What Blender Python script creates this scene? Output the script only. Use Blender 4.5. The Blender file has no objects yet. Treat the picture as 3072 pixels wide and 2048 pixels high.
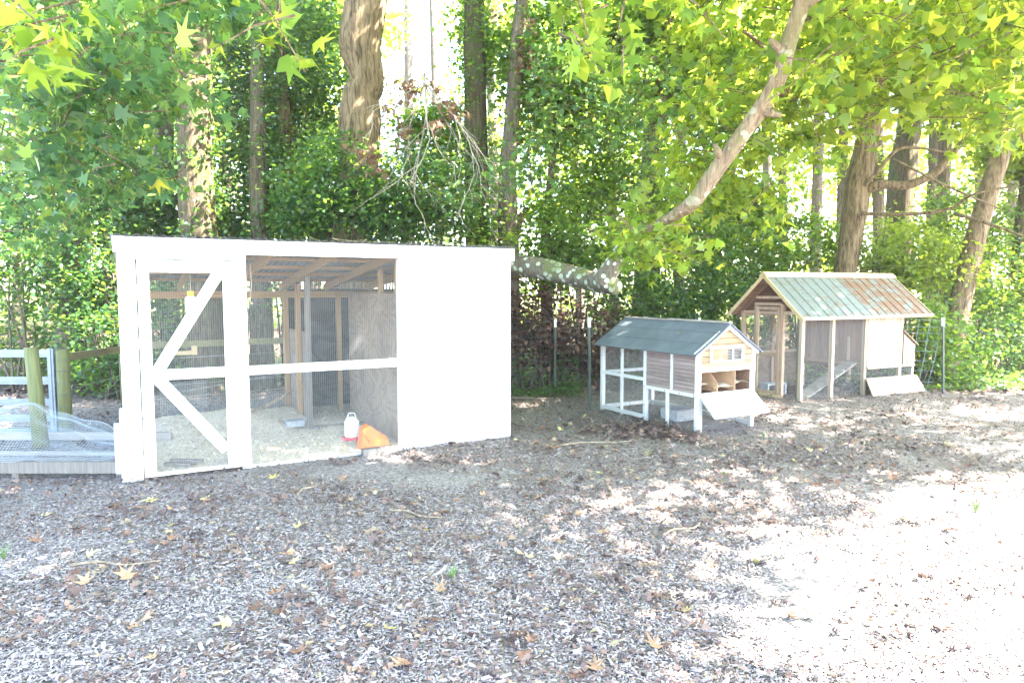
import bpy, math, random
import numpy as np
from mathutils import Vector, Matrix, noise
random.seed(7); RNG = np.random.default_rng(7)
S = bpy.context.scene
COL = S.collection
R = math.radians
# ---------------------------------------------------------------- camera, sky, sun, exposure
CAM_H, PITCH = 1.65, R(4.4)
cam = bpy.data.objects.new('camera', bpy.data.cameras.new('camera')); COL.objects.link(cam)
cam.location = (0, 0, CAM_H); cam.rotation_euler = (R(90) - PITCH, 0, 0)
cam.data.lens = 24; cam.data.sensor_width = 36; cam.data.clip_end = 1500; cam.data.clip_start = 0.05
S.camera = cam
SUN_EL, SUN_AZ = R(50), R(100)            # azimuth clockwise from +Y
w = bpy.data.worlds.new('World'); S.world = w; w.use_nodes = True
nt = w.node_tree; bg = nt.nodes['Background']
sky = nt.nodes.new('ShaderNodeTexSky'); sky.sky_type = 'NISHITA'; sky.sun_disc = False
sky.sun_elevation = SUN_EL; sky.sun_rotation = SUN_AZ; sky.dust_density = 1.3; sky.air_density = 1.0; sky.ozone_density = 1.0
nt.links.new(sky.outputs[0], bg.inputs[0]); bg.inputs[1].default_value = 0.13
sd = bpy.data.lights.new('sun', 'SUN'); sd.energy = 5.0; sd.angle = R(0.53); sd.color = (1.0, 0.93, 0.82)
sun = bpy.data.objects.new('sun', sd); COL.objects.link(sun)
to_sun = Vector((math.sin(SUN_AZ) * math.cos(SUN_EL), math.cos(SUN_AZ) * math.cos(SUN_EL), math.sin(SUN_EL)))
sun.rotation_euler = to_sun.to_track_quat('Z', 'Y').to_euler()
S.view_settings.view_transform = 'Standard'; S.view_settings.look = 'None'; S.view_settings.gamma = 1
S.view_settings.exposure = 4.22; S.view_settings.use_curve_mapping = False
S.render.engine = 'CYCLES'
S.cycles.max_bounces = 7; S.cycles.diffuse_bounces = 4; S.cycles.transmission_bounces = 4; S.cycles.transparent_max_bounces = 4
S.cycles.glossy_bounces = 2; S.cycles.sample_clamp_indirect = 6
S.cycles.use_adaptive_sampling = True

# ---------------------------------------------------------------- materials
def new_mat(name):
    m = bpy.data.materials.new(name); m.use_nodes = True
    n = m.node_tree.nodes; l = m.node_tree.links
    return m, n, l, n['Principled BSDF']
def ramp(n, stops, interp='LINEAR'):
    r = n.new('ShaderNodeValToRGB'); r.color_ramp.interpolation = interp
    e = r.color_ramp.elements
    while len(e) < len(stops): e.new(0.5)
    for i, (p, c) in enumerate(stops): e[i].position = p; e[i].color = (*c, 1)
    return r
def coords(n, l, scale=(1, 1, 1), kind='Object'):
    t = n.new('ShaderNodeTexCoord'); m = n.new('ShaderNodeMapping'); m.inputs['Scale'].default_value = scale
    l.new(t.outputs[kind], m.inputs[0]); return m.outputs[0]
def noise_tex(n, l, vec, scale, detail=4, rough=.6, dist=0.):
    t = n.new('ShaderNodeTexNoise'); t.inputs['Scale'].default_value = scale; t.inputs['Detail'].default_value = detail
    t.inputs['Roughness'].default_value = rough; t.inputs['Distortion'].default_value = dist
    l.new(vec, t.inputs['Vector']); return t.outputs['Fac']
def bump(n, l, h, strength, dist, b):
    u = n.new('ShaderNodeBump'); u.inputs['Strength'].default_value = strength; u.inputs['Distance'].default_value = dist
    l.new(h, u.inputs['Height']); l.new(u.outputs[0], b.inputs['Normal']); return u
def mixc(n, l, fac, a, b, typ='MIX'):
    x = n.new('ShaderNodeMix'); x.data_type = 'RGBA'; x.blend_type = typ
    if isinstance(fac, float): x.inputs[0].default_value = fac
    else: l.new(fac, x.inputs[0])
    for s, v in ((6, a), (7, b)):
        if isinstance(v, tuple): x.inputs[s].default_value = (*v, 1)
        else: l.new(v, x.inputs[s])
    return x.outputs[2]
def objrand(n):
    return n.new('ShaderNodeObjectInfo').outputs['Random']

def wood(name, c1, c2, axis='x', rough=.75, knots=True, grain=1.0, dirt=None):
    """board: grain runs along an axis of the object"""
    m, n, l, b = new_mat(name)
    sc = {'x': (1.2, 22, 22), 'y': (22, 1.2, 22), 'z': (22, 22, 1.2)}[axis]
    v = coords(n, l, sc)
    add = n.new('ShaderNodeVectorMath'); add.operation = 'ADD'; l.new(v, add.inputs[0])
    mul = n.new('ShaderNodeMath'); mul.operation = 'MULTIPLY'; mul.inputs[1].default_value = 37.; l.new(objrand(n), mul.inputs[0])
    l.new(mul.outputs[0], add.inputs[1])
    f = noise_tex(n, l, add.outputs[0], 2.0 * grain, 5, .65, .4)
    r = ramp(n, [(.3, c1), (.7, c2)]); l.new(f, r.inputs[0])
    col = r.outputs[0]
    hsv = n.new('ShaderNodeHueSaturation'); mr = n.new('ShaderNodeMapRange'); mr.inputs[3].default_value = .8; mr.inputs[4].default_value = 1.15
    l.new(objrand(n), mr.inputs[0]); l.new(mr.outputs[0], hsv.inputs['Value']); l.new(col, hsv.inputs['Color']); col = hsv.outputs[0]
    if dirt:
        v2 = coords(n, l, (1, 1, 1)); f2 = noise_tex(n, l, v2, 3.5, 5, .7)
        r2 = ramp(n, [(.5, (0, 0, 0)), (.72, (1, 1, 1))]); l.new(f2, r2.inputs[0])
        col = mixc(n, l, r2.outputs[0], col, dirt)
    l.new(col, b.inputs['Base Color']); b.inputs['Roughness'].default_value = rough
    b.inputs['Specular IOR Level'].default_value = .25
    bump(n, l, f, .35, .004, b); return m

def painted(name, c=(.8, .8, .79), wear=(.45, .42, .38), amount=.72):
    m, n, l, b = new_mat(name)
    v = coords(n, l, (6, 6, 2)); f = noise_tex(n, l, v, 3, 6, .7)
    r = ramp(n, [(amount, (0, 0, 0)), (amount + .06, (1, 1, 1))]); l.new(f, r.inputs[0])
    v2 = coords(n, l, (1, 1, 1)); f2 = noise_tex(n, l, v2, 2.2, 4, .6)
    r2 = ramp(n, [(.3, tuple(x * .88 for x in c)), (.6, c)]); l.new(f2, r2.inputs[0])
    # splashed dirt close to the ground (real stain)
    sep = n.new('ShaderNodeSeparateXYZ'); l.new(coords(n, l), sep.inputs[0])
    mr = n.new('ShaderNodeMapRange'); mr.inputs[1].default_value = 0; mr.inputs[2].default_value = .22; mr.inputs[3].default_value = .75; mr.inputs[4].default_value = 0
    l.new(sep.outputs[2], mr.inputs[0])
    mu = n.new('ShaderNodeMath'); mu.operation = 'MULTIPLY'; l.new(mr.outputs[0], mu.inputs[0]); l.new(f2, mu.inputs[1]); 
    col = mixc(n, l, mu.outputs[0], r2.outputs[0], (.25, .21, .18))
    col = mixc(n, l, r.outputs[0], col, wear)
    l.new(col, b.inputs['Base Color']); b.inputs['Roughness'].default_value = .55
    bump(n, l, f, .15, .003, b); return m

def plywood(name, c1, c2, c3):
    m, n, l, b = new_mat(name)
    v = coords(n, l, (1.4, 1.4, 2.6))
    nz = noise_tex(n, l, v, 1.1, 2, .45, .5)
    mu = n.new('ShaderNodeMath'); mu.operation = 'MULTIPLY'; mu.inputs[1].default_value = 55; l.new(nz, mu.inputs[0])
    sn = n.new('ShaderNodeMath'); sn.operation = 'SINE'; l.new(mu.outputs[0], sn.inputs[0])
    r = ramp(n, [(.0, c1), (.65, c2), (1, c2)]); 
    mr = n.new('ShaderNodeMapRange'); mr.inputs[1].default_value = -1; l.new(sn.outputs[0], mr.inputs[0]); l.new(mr.outputs[0], r.inputs[0])
    v2 = coords(n, l, (1, 1, 1)); f2 = noise_tex(n, l, v2, 1.7, 3, .5)
    r2 = ramp(n, [(.42, (0, 0, 0)), (.6, (1, 1, 1))]); l.new(f2, r2.inputs[0])
    col = mixc(n, l, r2.outputs[0], r.outputs[0], c3, 'MULTIPLY')
    l.new(col, b.inputs['Base Color']); b.inputs['Roughness'].default_value = .8
    bump(n, l, mr.outputs[0], .3, .003, b); return m

def plain(name, c, rough=.6, metal=0., var=.15, scale=8):
    m, n, l, b = new_mat(name)
    f = noise_tex(n, l, coords(n, l), scale, 5, .65)
    r = ramp(n, [(.3, tuple(x * (1 - var) for x in c)), (.7, tuple(min(1, x * (1 + var)) for x in c))]); l.new(f, r.inputs[0])
    l.new(r.outputs[0], b.inputs['Base Color']); b.inputs['Roughness'].default_value = rough; b.inputs['Metallic'].default_value = metal
    bump(n, l, f, .1, .002, b); return m

def bark(name, c1, c2, c3=None, moss=None, sc=1.0, lich=.2):
    m, n, l, b = new_mat(name)
    v = coords(n, l, (14 * sc, 14 * sc, 2.2 * sc))
    f = noise_tex(n, l, v, 1.6, 6, .7, .7)
    r = ramp(n, [(.36, c1), (.62, c2)]); l.new(f, r.inputs[0]); col = r.outputs[0]
    v2 = coords(n, l, (1, 1, .6))
    f2 = noise_tex(n, l, v2, 4, 5, .6)
    if c3:
        t = n.new('ShaderNodeTexVoronoi'); t.inputs['Scale'].default_value = 9; l.new(coords(n, l, (1, 1, 1)), t.inputs['Vector'])
        ad = n.new('ShaderNodeMath'); ad.operation = 'SUBTRACT'; l.new(f2, ad.inputs[0]); l.new(t.outputs['Distance'], ad.inputs[1])
        r3 = ramp(n, [(lich, (0, 0, 0)), (lich + .05, (1, 1, 1))]); l.new(ad.outputs[0], r3.inputs[0]); col = mixc(n, l, r3.outputs[0], col, c3)
    if moss:
        r4 = ramp(n, [(.5, (0, 0, 0)), (.68, (1, 1, 1))]); l.new(f2, r4.inputs[0]); col = mixc(n, l, r4.outputs[0], col, moss)
    l.new(col, b.inputs['Base Color']); b.inputs['Roughness'].default_value = .9; b.inputs['Specular IOR Level'].default_value = .1
    bump(n, l, f, .9, .03, b); return m

def leafmat(name, stops, tstops, trans=.45, rough=.42, spec=.5):
    m, n, l, b = new_mat(name)
    a = n.new('ShaderNodeAttribute'); a.attribute_name = 'tone'
    r = ramp(n, stops); l.new(a.outputs['Fac'], r.inputs[0]); l.new(r.outputs[0], b.inputs['Base Color'])
    b.inputs['Roughness'].default_value = rough; b.inputs['Specular IOR Level'].default_value = spec
    t = n.new('ShaderNodeBsdfTranslucent'); r2 = ramp(n, tstops); l.new(a.outputs['Fac'], r2.inputs[0]); l.new(r2.outputs[0], t.inputs[0])
    mx = n.new('ShaderNodeMixShader'); mx.inputs[0].default_value = trans
    l.new(b.outputs[0], mx.inputs[1]); l.new(t.outputs[0], mx.inputs[2]); l.new(mx.outputs[0], n['Material Output'].inputs[0]); return m
def tonemat(name, stops, rough=.85, spec=.2):
    m, n, l, b = new_mat(name)
    a = n.new('ShaderNodeAttribute'); a.attribute_name = 'tone'
    r = ramp(n, stops); l.new(a.outputs['Fac'], r.inputs[0]); l.new(r.outputs[0], b.inputs['Base Color'])
    b.inputs['Roughness'].default_value = rough; b.inputs['Specular IOR Level'].default_value = spec; return m

M = {}
M['white'] = painted('white_paint')
M['white_old'] = painted('weathered_white_paint', (.7, .71, .72), (.34, .3, .27), .6)
M['stud'] = wood('framing_lumber', (.26, .155, .07), (.44, .29, .15), 'x')
M['studz'] = wood('upright_lumber', (.25, .155, .075), (.42, .28, .15), 'z')
M['greypost'] = wood('grey_weathered_post', (.14, .125, .11), (.26, .235, .21), 'z')
M['ply'] = plywood('plywood_sheet', (.2, .15, .11), (.255, .195, .145), (.75, .75, .8))
M['plydark'] = plywood('dark_sheathing', (.045, .045, .045), (.07, .07, .07), (.7, .7, .7))
M['cedar'] = wood('cedar_boards', (.2, .115, .075), (.33, .21, .15), 'x')
M['cedarz'] = wood('cedar_uprights', (.4, .26, .19), (.58, .43, .33), 'z')
M['pinkboard'] = wood('red_brown_boards', (.22, .125, .095), (.34, .21, .165), 'z')
M['paleboard'] = wood('pale_pine_boards', (.34, .265, .19), (.47, .385, .3), 'z')
M['gable'] = wood('honey_pine_boards', (.27, .17, .095), (.4, .28, .18), 'x')
M['side'] = wood('grey_brown_side_boards', (.22, .165, .155), (.37, .29, .27), 'y', dirt=(.28, .25, .25))
M['rampwood'] = wood('grey_ramp_wood', (.24, .21, .19), (.38, .34, .31), 'x')
M['yrail'] = wood('ridge_board_wood', (.5, .37, .2), (.68, .53, .33), 'x')
M['mdf'] = plain('fibre_board', (.5, .33, .2), .8)
M['wire'] = plain('galvanised_wire', (.34, .36, .37), .5, .3)
M['wirec'] = plain('pale_galvanised_wire', (.5, .55, .6), .5, .3)
M['wiredark'] = plain('dull_fence_wire', (.13, .14, .14), .6, .2)
M['felt'] = None
M['green_post'] = plain('green_enamel_steel', (.03, .05, .035), .5, .2)
M['cap'] = plain('white_post_cap', (.8, .8, .8), .5)
M['gate'] = plain('galvanised_gate_steel', (.25, .29, .35), .45, .4)
M['greenpost'] = wood('treated_round_post', (.1, .11, .045), (.19, .2, .09), 'z')
M['greenrail'] = wood('treated_rail', (.16, .15, .08), (.3, .27, .15), 'x')
M['steel'] = plain('zinc_hardware', (.3, .3, .32), .4, .8)
M['orange'] = plain('orange_plastic', (.85, .17, .03), .4, 0, .1)
M['red'] = plain('red_plastic', (.6, .05, .08), .4)
M['milky'] = plain('milky_plastic', (.8, .82, .85), .35)
M['yellow'] = plain('yellow_plastic', (.75, .75, .05), .4)
M['concrete'] = plain('concrete_block', (.36, .37, .39), .9, 0, .3, 25)
M['rope'] = plain('rope', (.5, .42, .3), .9)
M['deadwood'] = bark('dead_branch_bark', (.2, .15, .1), (.42, .34, .25))
M['pile'] = plain('pale_bedding', (.72, .62, .48), .9, 0, .12, 30)

def felt_mat():
    m, n, l, b = new_mat('slate_roofing_felt')
    f = noise_tex(n, l, coords(n, l), 260, 3, .8); f2 = noise_tex(n, l, coords(n, l), 3, 4, .6)
    r = ramp(n, [(.3, (.085, .1, .13)), (.7, (.17, .195, .245))]); l.new(f, r.inputs[0])
    r2 = ramp(n, [(.4, (.85, .85, .85)), (.65, (1.15, 1.12, 1.1))]); l.new(f2, r2.inputs[0])
    col = mixc(n, l, 1.0, r.outputs[0], r2.outputs[0], 'MULTIPLY')
    l.new(col, b.inputs['Base Color']); b.inputs['Roughness'].default_value = .85; bump(n, l, f, .4, .002, b); return m
M['felt'] = felt_mat()
def rusty():
    m, n, l, b = new_mat('rusty_tin_roof')
    f = noise_tex(n, l, coords(n, l, (1.0, 2.6, 2.6)), 3.2, 6, .75, .5)
    at = n.new('ShaderNodeObjectInfo')
    ad = n.new('ShaderNodeMath'); ad.operation = 'ADD'; l.new(f, ad.inputs[0])
    at2 = n.new('ShaderNodeAttribute'); at2.attribute_type = 'OBJECT'; at2.attribute_name = 'rust'; l.new(at2.outputs['Fac'], ad.inputs[1])
    r = ramp(n, [(.53, (0, 0, 0)), (.6, (1, 1, 1))]); l.new(ad.outputs[0], r.inputs[0])
    f3 = noise_tex(n, l, coords(n, l), 30, 3, .6)
    rr = ramp(n, [(.3, (.125, .065, .04)), (.7, (.2, .115, .07))]); l.new(f3, rr.inputs[0])
    rb = ramp(n, [(.3, (.13, .15, .148)), (.7, (.19, .215, .21))]); l.new(f3, rb.inputs[0])
    col = mixc(n, l, r.outputs[0], rb.outputs[0], rr.outputs[0]); l.new(col, b.inputs['Base Color'])
    b.inputs['Roughness'].default_value = .5; b.inputs['Metallic'].default_value = .15; bump(n, l, f3, .1, .002, b); return m
M['rusty'] = rusty()
def tin():
    m, n, l, b = new_mat('weathered_roof_tin')
    f = noise_tex(n, l, coords(n, l), 5, 5, .7)
    r = ramp(n, [(.3, (.25, .28, .3)), (.7, (.4, .43, .45))]); l.new(f, r.inputs[0]); l.new(r.outputs[0], b.inputs['Base Color'])
    b.inputs['Roughness'].default_value = .5; b.inputs['Metallic'].default_value = .3; return m
M['tin'] = tin()
def ground_mat():
    m, n, l, b = new_mat('mulch_and_soil')
    v = coords(n, l)
    vo = n.new('ShaderNodeTexVoronoi'); vo.inputs['Scale'].default_value = 55; l.new(coords(n, l, (1, 2.2, 1)), vo.inputs['Vector'])
    f = noise_tex(n, l, v, 1.1, 5, .6); f2 = noise_tex(n, l, v, 90, 3, .7)
    cr = n.new('ShaderNodeSeparateColor'); l.new(vo.outputs['Color'], cr.inputs[0])
    r = ramp(n, [(.1, (.13, .11, .105)), (.5, (.24, .21, .2)), (.95, (.38, .34, .32))]); l.new(cr.outputs[0], r.inputs[0])
    sp = n.new('ShaderNodeSeparateXYZ'); l.new(v, sp.inputs[0])
    # leaf mould under the trees, sandy lawnless yard elsewhere
    wob = n.new('ShaderNodeMath'); wob.operation = 'MULTIPLY_ADD'; wob.inputs[1].default_value = 4; l.new(f, wob.inputs[0]); l.new(sp.outputs[1], wob.inputs[2])
    mr = n.new('ShaderNodeMapRange'); mr.inputs[1].default_value = 12; mr.inputs[2].default_value = 14; l.new(wob.outputs[0], mr.inputs[0])
    r5 = ramp(n, [(.3, (.05, .035, .022)), (.7, (.16, .1, .065))]); l.new(f2, r5.inputs[0])
    mr2 = n.new('ShaderNodeMapRange'); mr2.inputs[1].default_value = 30; mr2.inputs[2].default_value = 36; l.new(sp.outputs[1], mr2.inputs[0])
    col = mixc(n, l, mr.outputs[0], r.outputs[0], r5.outputs[0])
    rg = ramp(n, [(.3, (.16, .2, .06)), (.7, (.3, .32, .14))]); l.new(f2, rg.inputs[0])
    col = mixc(n, l, mr2.outputs[0], col, rg.outputs[0])
    l.new(col, b.inputs['Base Color']); b.inputs['Roughness'].default_value = .95; b.inputs['Specular IOR Level'].default_value = .1
    bump(n, l, vo.outputs['Distance'], .8, .012, b); return m
M['ground'] = ground_mat()
M['chips'] = tonemat('wood_chips', [(0, (.07, .052, .048)), (.2, (.17, .135, .132)), (.55, (.315, .268, .262)), (1, (.46, .4, .375))])
M['shave'] = tonemat('pine_shavings', [(0, (.4, .3, .18)), (.5, (.62, .52, .38)), (1, (.78, .72, .6))])
M['litter'] = tonemat('dry_leaf_litter', [(0, (.055, .036, .034)), (.45, (.15, .1, .088)), (.8, (.23, .155, .12)), (1, (.42, .34, .2))], .7)
M['deadleaf'] = leafmat('dry_hanging_leaves', [(0, (.16, .09, .06)), (1, (.36, .22, .15))], [(0, (.2, .13, .09)), (1, (.45, .33, .22))], .25, .7, .2)
M['brownleaf'] = leafmat('dead_brown_leaves', [(0, (.04, .022, .018)), (1, (.17, .1, .075))], [(0, (.08, .04, .025)), (1, (.25, .14, .08))], .2, .7, .2)
M['star'] = leafmat('sweetgum_leaves', [(0, (.05, .13, .045)), (.5, (.12, .23, .04)), (.93, (.2, .28, .04)), (1, (.5, .4, .03))],
                    [(0, (.24, .42, .04)), (.45, (.52, .64, .05)), (.93, (.7, .72, .07)), (1, (.9, .7, .05))], .6, .38)
M['starL'] = leafmat('shade_coloured_sweetgum_leaves', [(0, (.04, .11, .07)), (.6, (.07, .17, .09)), (.95, (.14, .24, .06)), (1, (.55, .42, .03))],
                    [(0, (.14, .3, .08)), (.6, (.32, .5, .09)), (.95, (.55, .65, .08)), (1, (.9, .7, .05))], .5, .34)  # same leaf with the blue-green of shade and sky reflection put into its colour
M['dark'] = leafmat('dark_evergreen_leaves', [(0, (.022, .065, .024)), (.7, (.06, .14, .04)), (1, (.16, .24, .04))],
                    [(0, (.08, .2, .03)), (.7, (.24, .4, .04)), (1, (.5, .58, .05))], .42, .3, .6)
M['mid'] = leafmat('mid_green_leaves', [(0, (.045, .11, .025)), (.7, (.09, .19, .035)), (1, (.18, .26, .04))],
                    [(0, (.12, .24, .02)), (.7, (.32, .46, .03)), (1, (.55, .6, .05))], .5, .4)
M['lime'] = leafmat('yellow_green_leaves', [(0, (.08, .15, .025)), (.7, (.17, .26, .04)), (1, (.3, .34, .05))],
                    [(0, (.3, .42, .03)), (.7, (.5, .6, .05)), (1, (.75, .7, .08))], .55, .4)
M['barkA'] = bark('ridged_brown_bark', (.05, .038, .026), (.15, .115, .08), None, (.07, .1, .03))
M['barkB'] = bark('grey_brown_bark', (.07, .056, .045), (.2, .165, .13))
M['barkC'] = bark('tan_bark', (.05, .034, .021), (.25, .185, .12))
M['barkL'] = bark('lichen_bark', (.1, .085, .07), (.26, .22, .18), (.62, .66, .58), (.16, .2, .06), 1.4, .14)
M['barkS'] = bark('sun_toned_limb_bark', (.13, .1, .065), (.3, .235, .16), (.36, .34, .27), (.16, .17, .07), 1.6, .2)  # limb bark lightened in colour as though sun reached it
M['ball'] = plain('gumball_husk', (.1, .075, .07), .8, 0, .5, 90)

# ---------------------------------------------------------------- helpers
class MB:
    def __init__(s): s.v = []; s.f = []
    def face(s, *ps):
        k = len(s.v); s.v += [tuple(p) for p in ps]; s.f.append(tuple(range(k, k + len(ps))))
    def box(s, x0, x1, y0, y1, z0, z1, mat=None):
        k = len(s.v)
        p = [(x, y, z) for z in (z0, z1) for y in (y0, y1) for x in (x0, x1)]
        if mat is not None: p = [tuple(mat @ Vector(q)) for q in p]
        s.v += p
        s.f += [tuple(k + i for i in q) for q in ((0, 2, 3, 1), (4, 5, 7, 6), (0, 1, 5, 4), (2, 6, 7, 3), (0, 4, 6, 2), (1, 3, 7, 5))]
        return s
    def beam(s, a, b, w, h, up=(0, 0, 1)):
        """rectangular bar from a to b, w across, h along up"""
        a = Vector(a); b = Vector(b); d = (b - a).normalized(); u = Vector(up)
        sd_ = d.cross(u).normalized(); u2 = sd_.cross(d).normalized()
        k = len(s.v)
        for c in (a, b):
            for i, j in ((-1, -1), (1, -1), (1, 1), (-1, 1)): s.v.append(tuple(c + sd_ * (i * w / 2) + u2 * (j * h / 2)))
        s.f += [(k, k + 3, k + 2, k + 1), (k + 4, k + 5, k + 6, k + 7)] + [(k + i, k + (i + 1) % 4, k + 4 + (i + 1) % 4, k + 4 + i) for i in range(4)]
        return s
    def prism(s, pts, off):
        """pts polygon extruded by off"""
        k = len(s.v); n_ = len(pts); o = Vector(off)
        s.v += [tuple(p) for p in pts] + [tuple(Vector(p) + o) for p in pts]
        s.f += [tuple(range(k + n_ - 1, k - 1, -1)), tuple(range(k + n_, k + 2 * n_))] + [(k + i, k + (i + 1) % n_, k + n_ + (i + 1) % n_, k + n_ + i) for i in range(n_)]
        return s
    def tube(s, pts, rad, n_=6, cap=True, rough=0., seed=0.):
        pts = [Vector(p) for p in pts]
        if not hasattr(rad, '__len__'): rad = [rad] * len(pts)
        k = len(s.v); ref = Vector((0, 0, 1)) if abs((pts[-1] - pts[0]).normalized().z) < .9 else Vector((1, 0, 0))
        for i, p in enumerate(pts):
            d = (pts[min(i + 1, len(pts) - 1)] - pts[max(i - 1, 0)]).normalized()
            a = d.cross(ref).normalized(); b2 = d.cross(a).normalized()
            for j in range(n_):
                t = 2 * math.pi * j / n_; q = a * math.cos(t) + b2 * math.sin(t); r_ = rad[i]
                if rough: r_ *= 1 + rough * noise.noise(Vector((q.x * 1.6 + seed, q.y * 1.6, q.z * 1.6)) + p * 1.3) + rough * .5 * noise.noise(q * 5 + p * 3)
                s.v.append(tuple(p + q * r_))
        for i in range(len(pts) - 1):
            for j in range(n_):
                s.f.append((k + i * n_ + j, k + i * n_ + (j + 1) % n_, k + (i + 1) * n_ + (j + 1) % n_, k + (i + 1) * n_ + j))
        if cap:
            s.f.append(tuple(k + j for j in range(n_ - 1, -1, -1))); e = k + (len(pts) - 1) * n_
            s.f.append(tuple(e + j for j in range(n_)))
        return s
    def mesh(s, name, mat, smooth=False):
        me = bpy.data.meshes.new(name); me.from_pydata(s.v, [], s.f); me.materials.append(mat)
        if smooth: me.shade_smooth()
        me.update(); return me
    def build(s, name, mat, parent=None, smooth=False, **kw):
        return link(name, s.mesh(name, mat, smooth), parent, **kw)
def link(name, me, parent=None, loc=None, rot=None, **kw):
    o = bpy.data.objects.new(name, me); COL.objects.link(o)
    if parent is not None: o.parent = parent
    if loc is not None: o.location = loc
    if rot is not None: o.rotation_euler = rot
    for k, v in kw.items(): o[k] = v
    return o
def thing(name, label, cat, loc=(0, 0, 0), rz=0., group=None):
    o = link(name, None, None, loc, (0, 0, rz), label=label, category=cat)
    if group: o['group'] = group
    return o
def tag(o, label, cat, group=None):
    o['label'] = label; o['category'] = cat
    if group: o['group'] = group
    return o
def bx(name, mat, parent, x0, x1, y0, y1, z0, z1, **kw): return MB().box(x0, x1, y0, y1, z0, z1).build(name, mat, parent, **kw)
def bm_(name, mat, parent, a, b, w_, h_, up=(0, 0, 1), **kw): return MB().beam(a, b, w_, h_, up).build(name, mat, parent, **kw)
def wires(o, ax, ay, W_, H_, pitch, r, clip=None, sag=0.):
    """woven wire panel: thin bars along both directions"""
    m = MB(); o = Vector(o); ax = Vector(ax).normalized(); ay = Vector(ay).normalized(); nz = ax.cross(ay)
    nx, ny = int(W_ / pitch), int(H_ / pitch)
    def seg(p, q, off):
        a = o + ax * p[0] + ay * p[1] + nz * off; b = o + ax * q[0] + ay * q[1] + nz * off
        d = (b - a).normalized(); s1 = d.cross(nz) * r; s2 = nz * r; k = len(m.v)
        for c in (a, b): m.v.extend([tuple(c + s1 + s2), tuple(c - s1 + s2), tuple(c - s1 - s2), tuple(c + s1 - s2)])
        m.f.extend([(k + i, k + (i + 1) % 4, k + 4 + (i + 1) % 4, k + 4 + i) for i in range(4)])
    for i in range(nx + 1):
        u = (i + .5) * W_ / (nx + 1); top = H_ if clip is None else clip(u)
        if top > 0.01: seg((u, 0), (u, top), r)
    for j in range(ny + 1):
        v = (j + .5) * H_ / (ny + 1)
        if clip is None: seg((0, v), (W_, v), -r)
        else:
            us = [u for u in np.linspace(0, W_, 60) if clip(u) >= v]
            if us: seg((us[0], v), (us[-1], v), -r)
    return m
def at(px, py, Y):
    """place point: bearing (px,py on a 2352 x 1568 sketch of the site) at distance Y"""
    x = (px - 1176) / 1568; yd = (py - 784) / 1568
    dy = math.cos(PITCH) - yd * math.sin(PITCH); dz = -math.sin(PITCH) - yd * math.cos(PITCH); t = Y / dy
    return Vector((x * t, Y, CAM_H + dz * t))
def spline(pts, n_=6):
    out = []; P = [pts[0]] + list(pts) + [pts[-1]]
    for i in range(1, len(P) - 2):
        for k in range(n_):
            t = k / n_; p0, p1, p2, p3 = P[i - 1], P[i], P[i + 1], P[i + 2]
            out.append(tuple(.5 * ((2 * b) + (c - a) * t + (2 * a - 5 * b + 4 * c - d) * t * t + (-a + 3 * b - 3 * c + d) * t ** 3) for a, b, c, d in zip(p0, p1, p2, p3)))
    out.append(tuple(pts[-1])); return out
# leaf templates (unit length along +y, normal +z)
def star_t(droop=.1, wide=1.0, notch=.2):
    pts = []
    for k, (a, L) in enumerate(((-118, .5), (-62, .62), (0, .74), (62, .62), (118, .5))):
        if k: pts.append((notch * math.sin(R(a - 30)), .34 + notch * math.cos(R(a - 30)), 0))
        pts.append((L * math.sin(R(a)) * .95 * wide, .34 + L * math.cos(R(a)) * .9, -droop * L * (1 + .5 * math.sin(k * 2.3))))
    pts.append((0.0, 0.0, 0.05))
    return np.array(pts), [tuple(range(len(pts) - 1, -1, -1))]
def fold_t(w_=.3): return np.array([(0, 0, 0), (w_, .45, .1), (0, 1, -.06), (-w_, .45, .1)]), [(0, 1, 2), (0, 2, 3)]
STAR = star_t(); STARS = [star_t(.1), star_t(.55, .75, .22), star_t(.35, 1.0, .26), star_t(.75, .6, .2)]; FOLD = fold_t(); FOLDW = fold_t(.42)
def chip_t():
    v = np.array([(x, y, z) for z in (0, .16) for y, x in ((-.5, -.12), (-.42, .15), (.55, .1), (.4, -.16))])
    return v, [(4, 5, 6, 7), (0, 1, 5, 4), (1, 2, 6, 5), (2, 3, 7, 6), (3, 0, 4, 7)]
CHIP = chip_t(); CHIPF = (CHIP[0][4:], [(0, 1, 2, 3)])
def rotmats(N, tilt, az=None):
    """random rotations: normal tilted from +z by ~tilt rad"""
    az = RNG.uniform(0, 2 * np.pi, N) if az is None else az
    th = np.abs(RNG.normal(0, 1, N)) * tilt; ph = RNG.uniform(0, 2 * np.pi, N)
    ca, sa = np.cos(az), np.sin(az)
    A = np.zeros((N, 3, 3)); A[:, 0, 0] = ca; A[:, 0, 1] = -sa; A[:, 1, 0] = sa; A[:, 1, 1] = ca; A[:, 2, 2] = 1
    kx, ky = np.cos(ph), np.sin(ph); c, s = np.cos(th), np.sin(th)
    B = np.zeros((N, 3, 3)); B[:, 0, 0] = c + kx * kx * (1 - c); B[:, 0, 1] = kx * ky * (1 - c); B[:, 0, 2] = ky * s
    B[:, 1, 0] = kx * ky * (1 - c); B[:, 1, 1] = c + ky * ky * (1 - c); B[:, 1, 2] = -kx * s; B[:, 2, 0] = -ky * s; B[:, 2, 1] = kx * s; B[:, 2, 2] = c
    return B @ A
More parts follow.
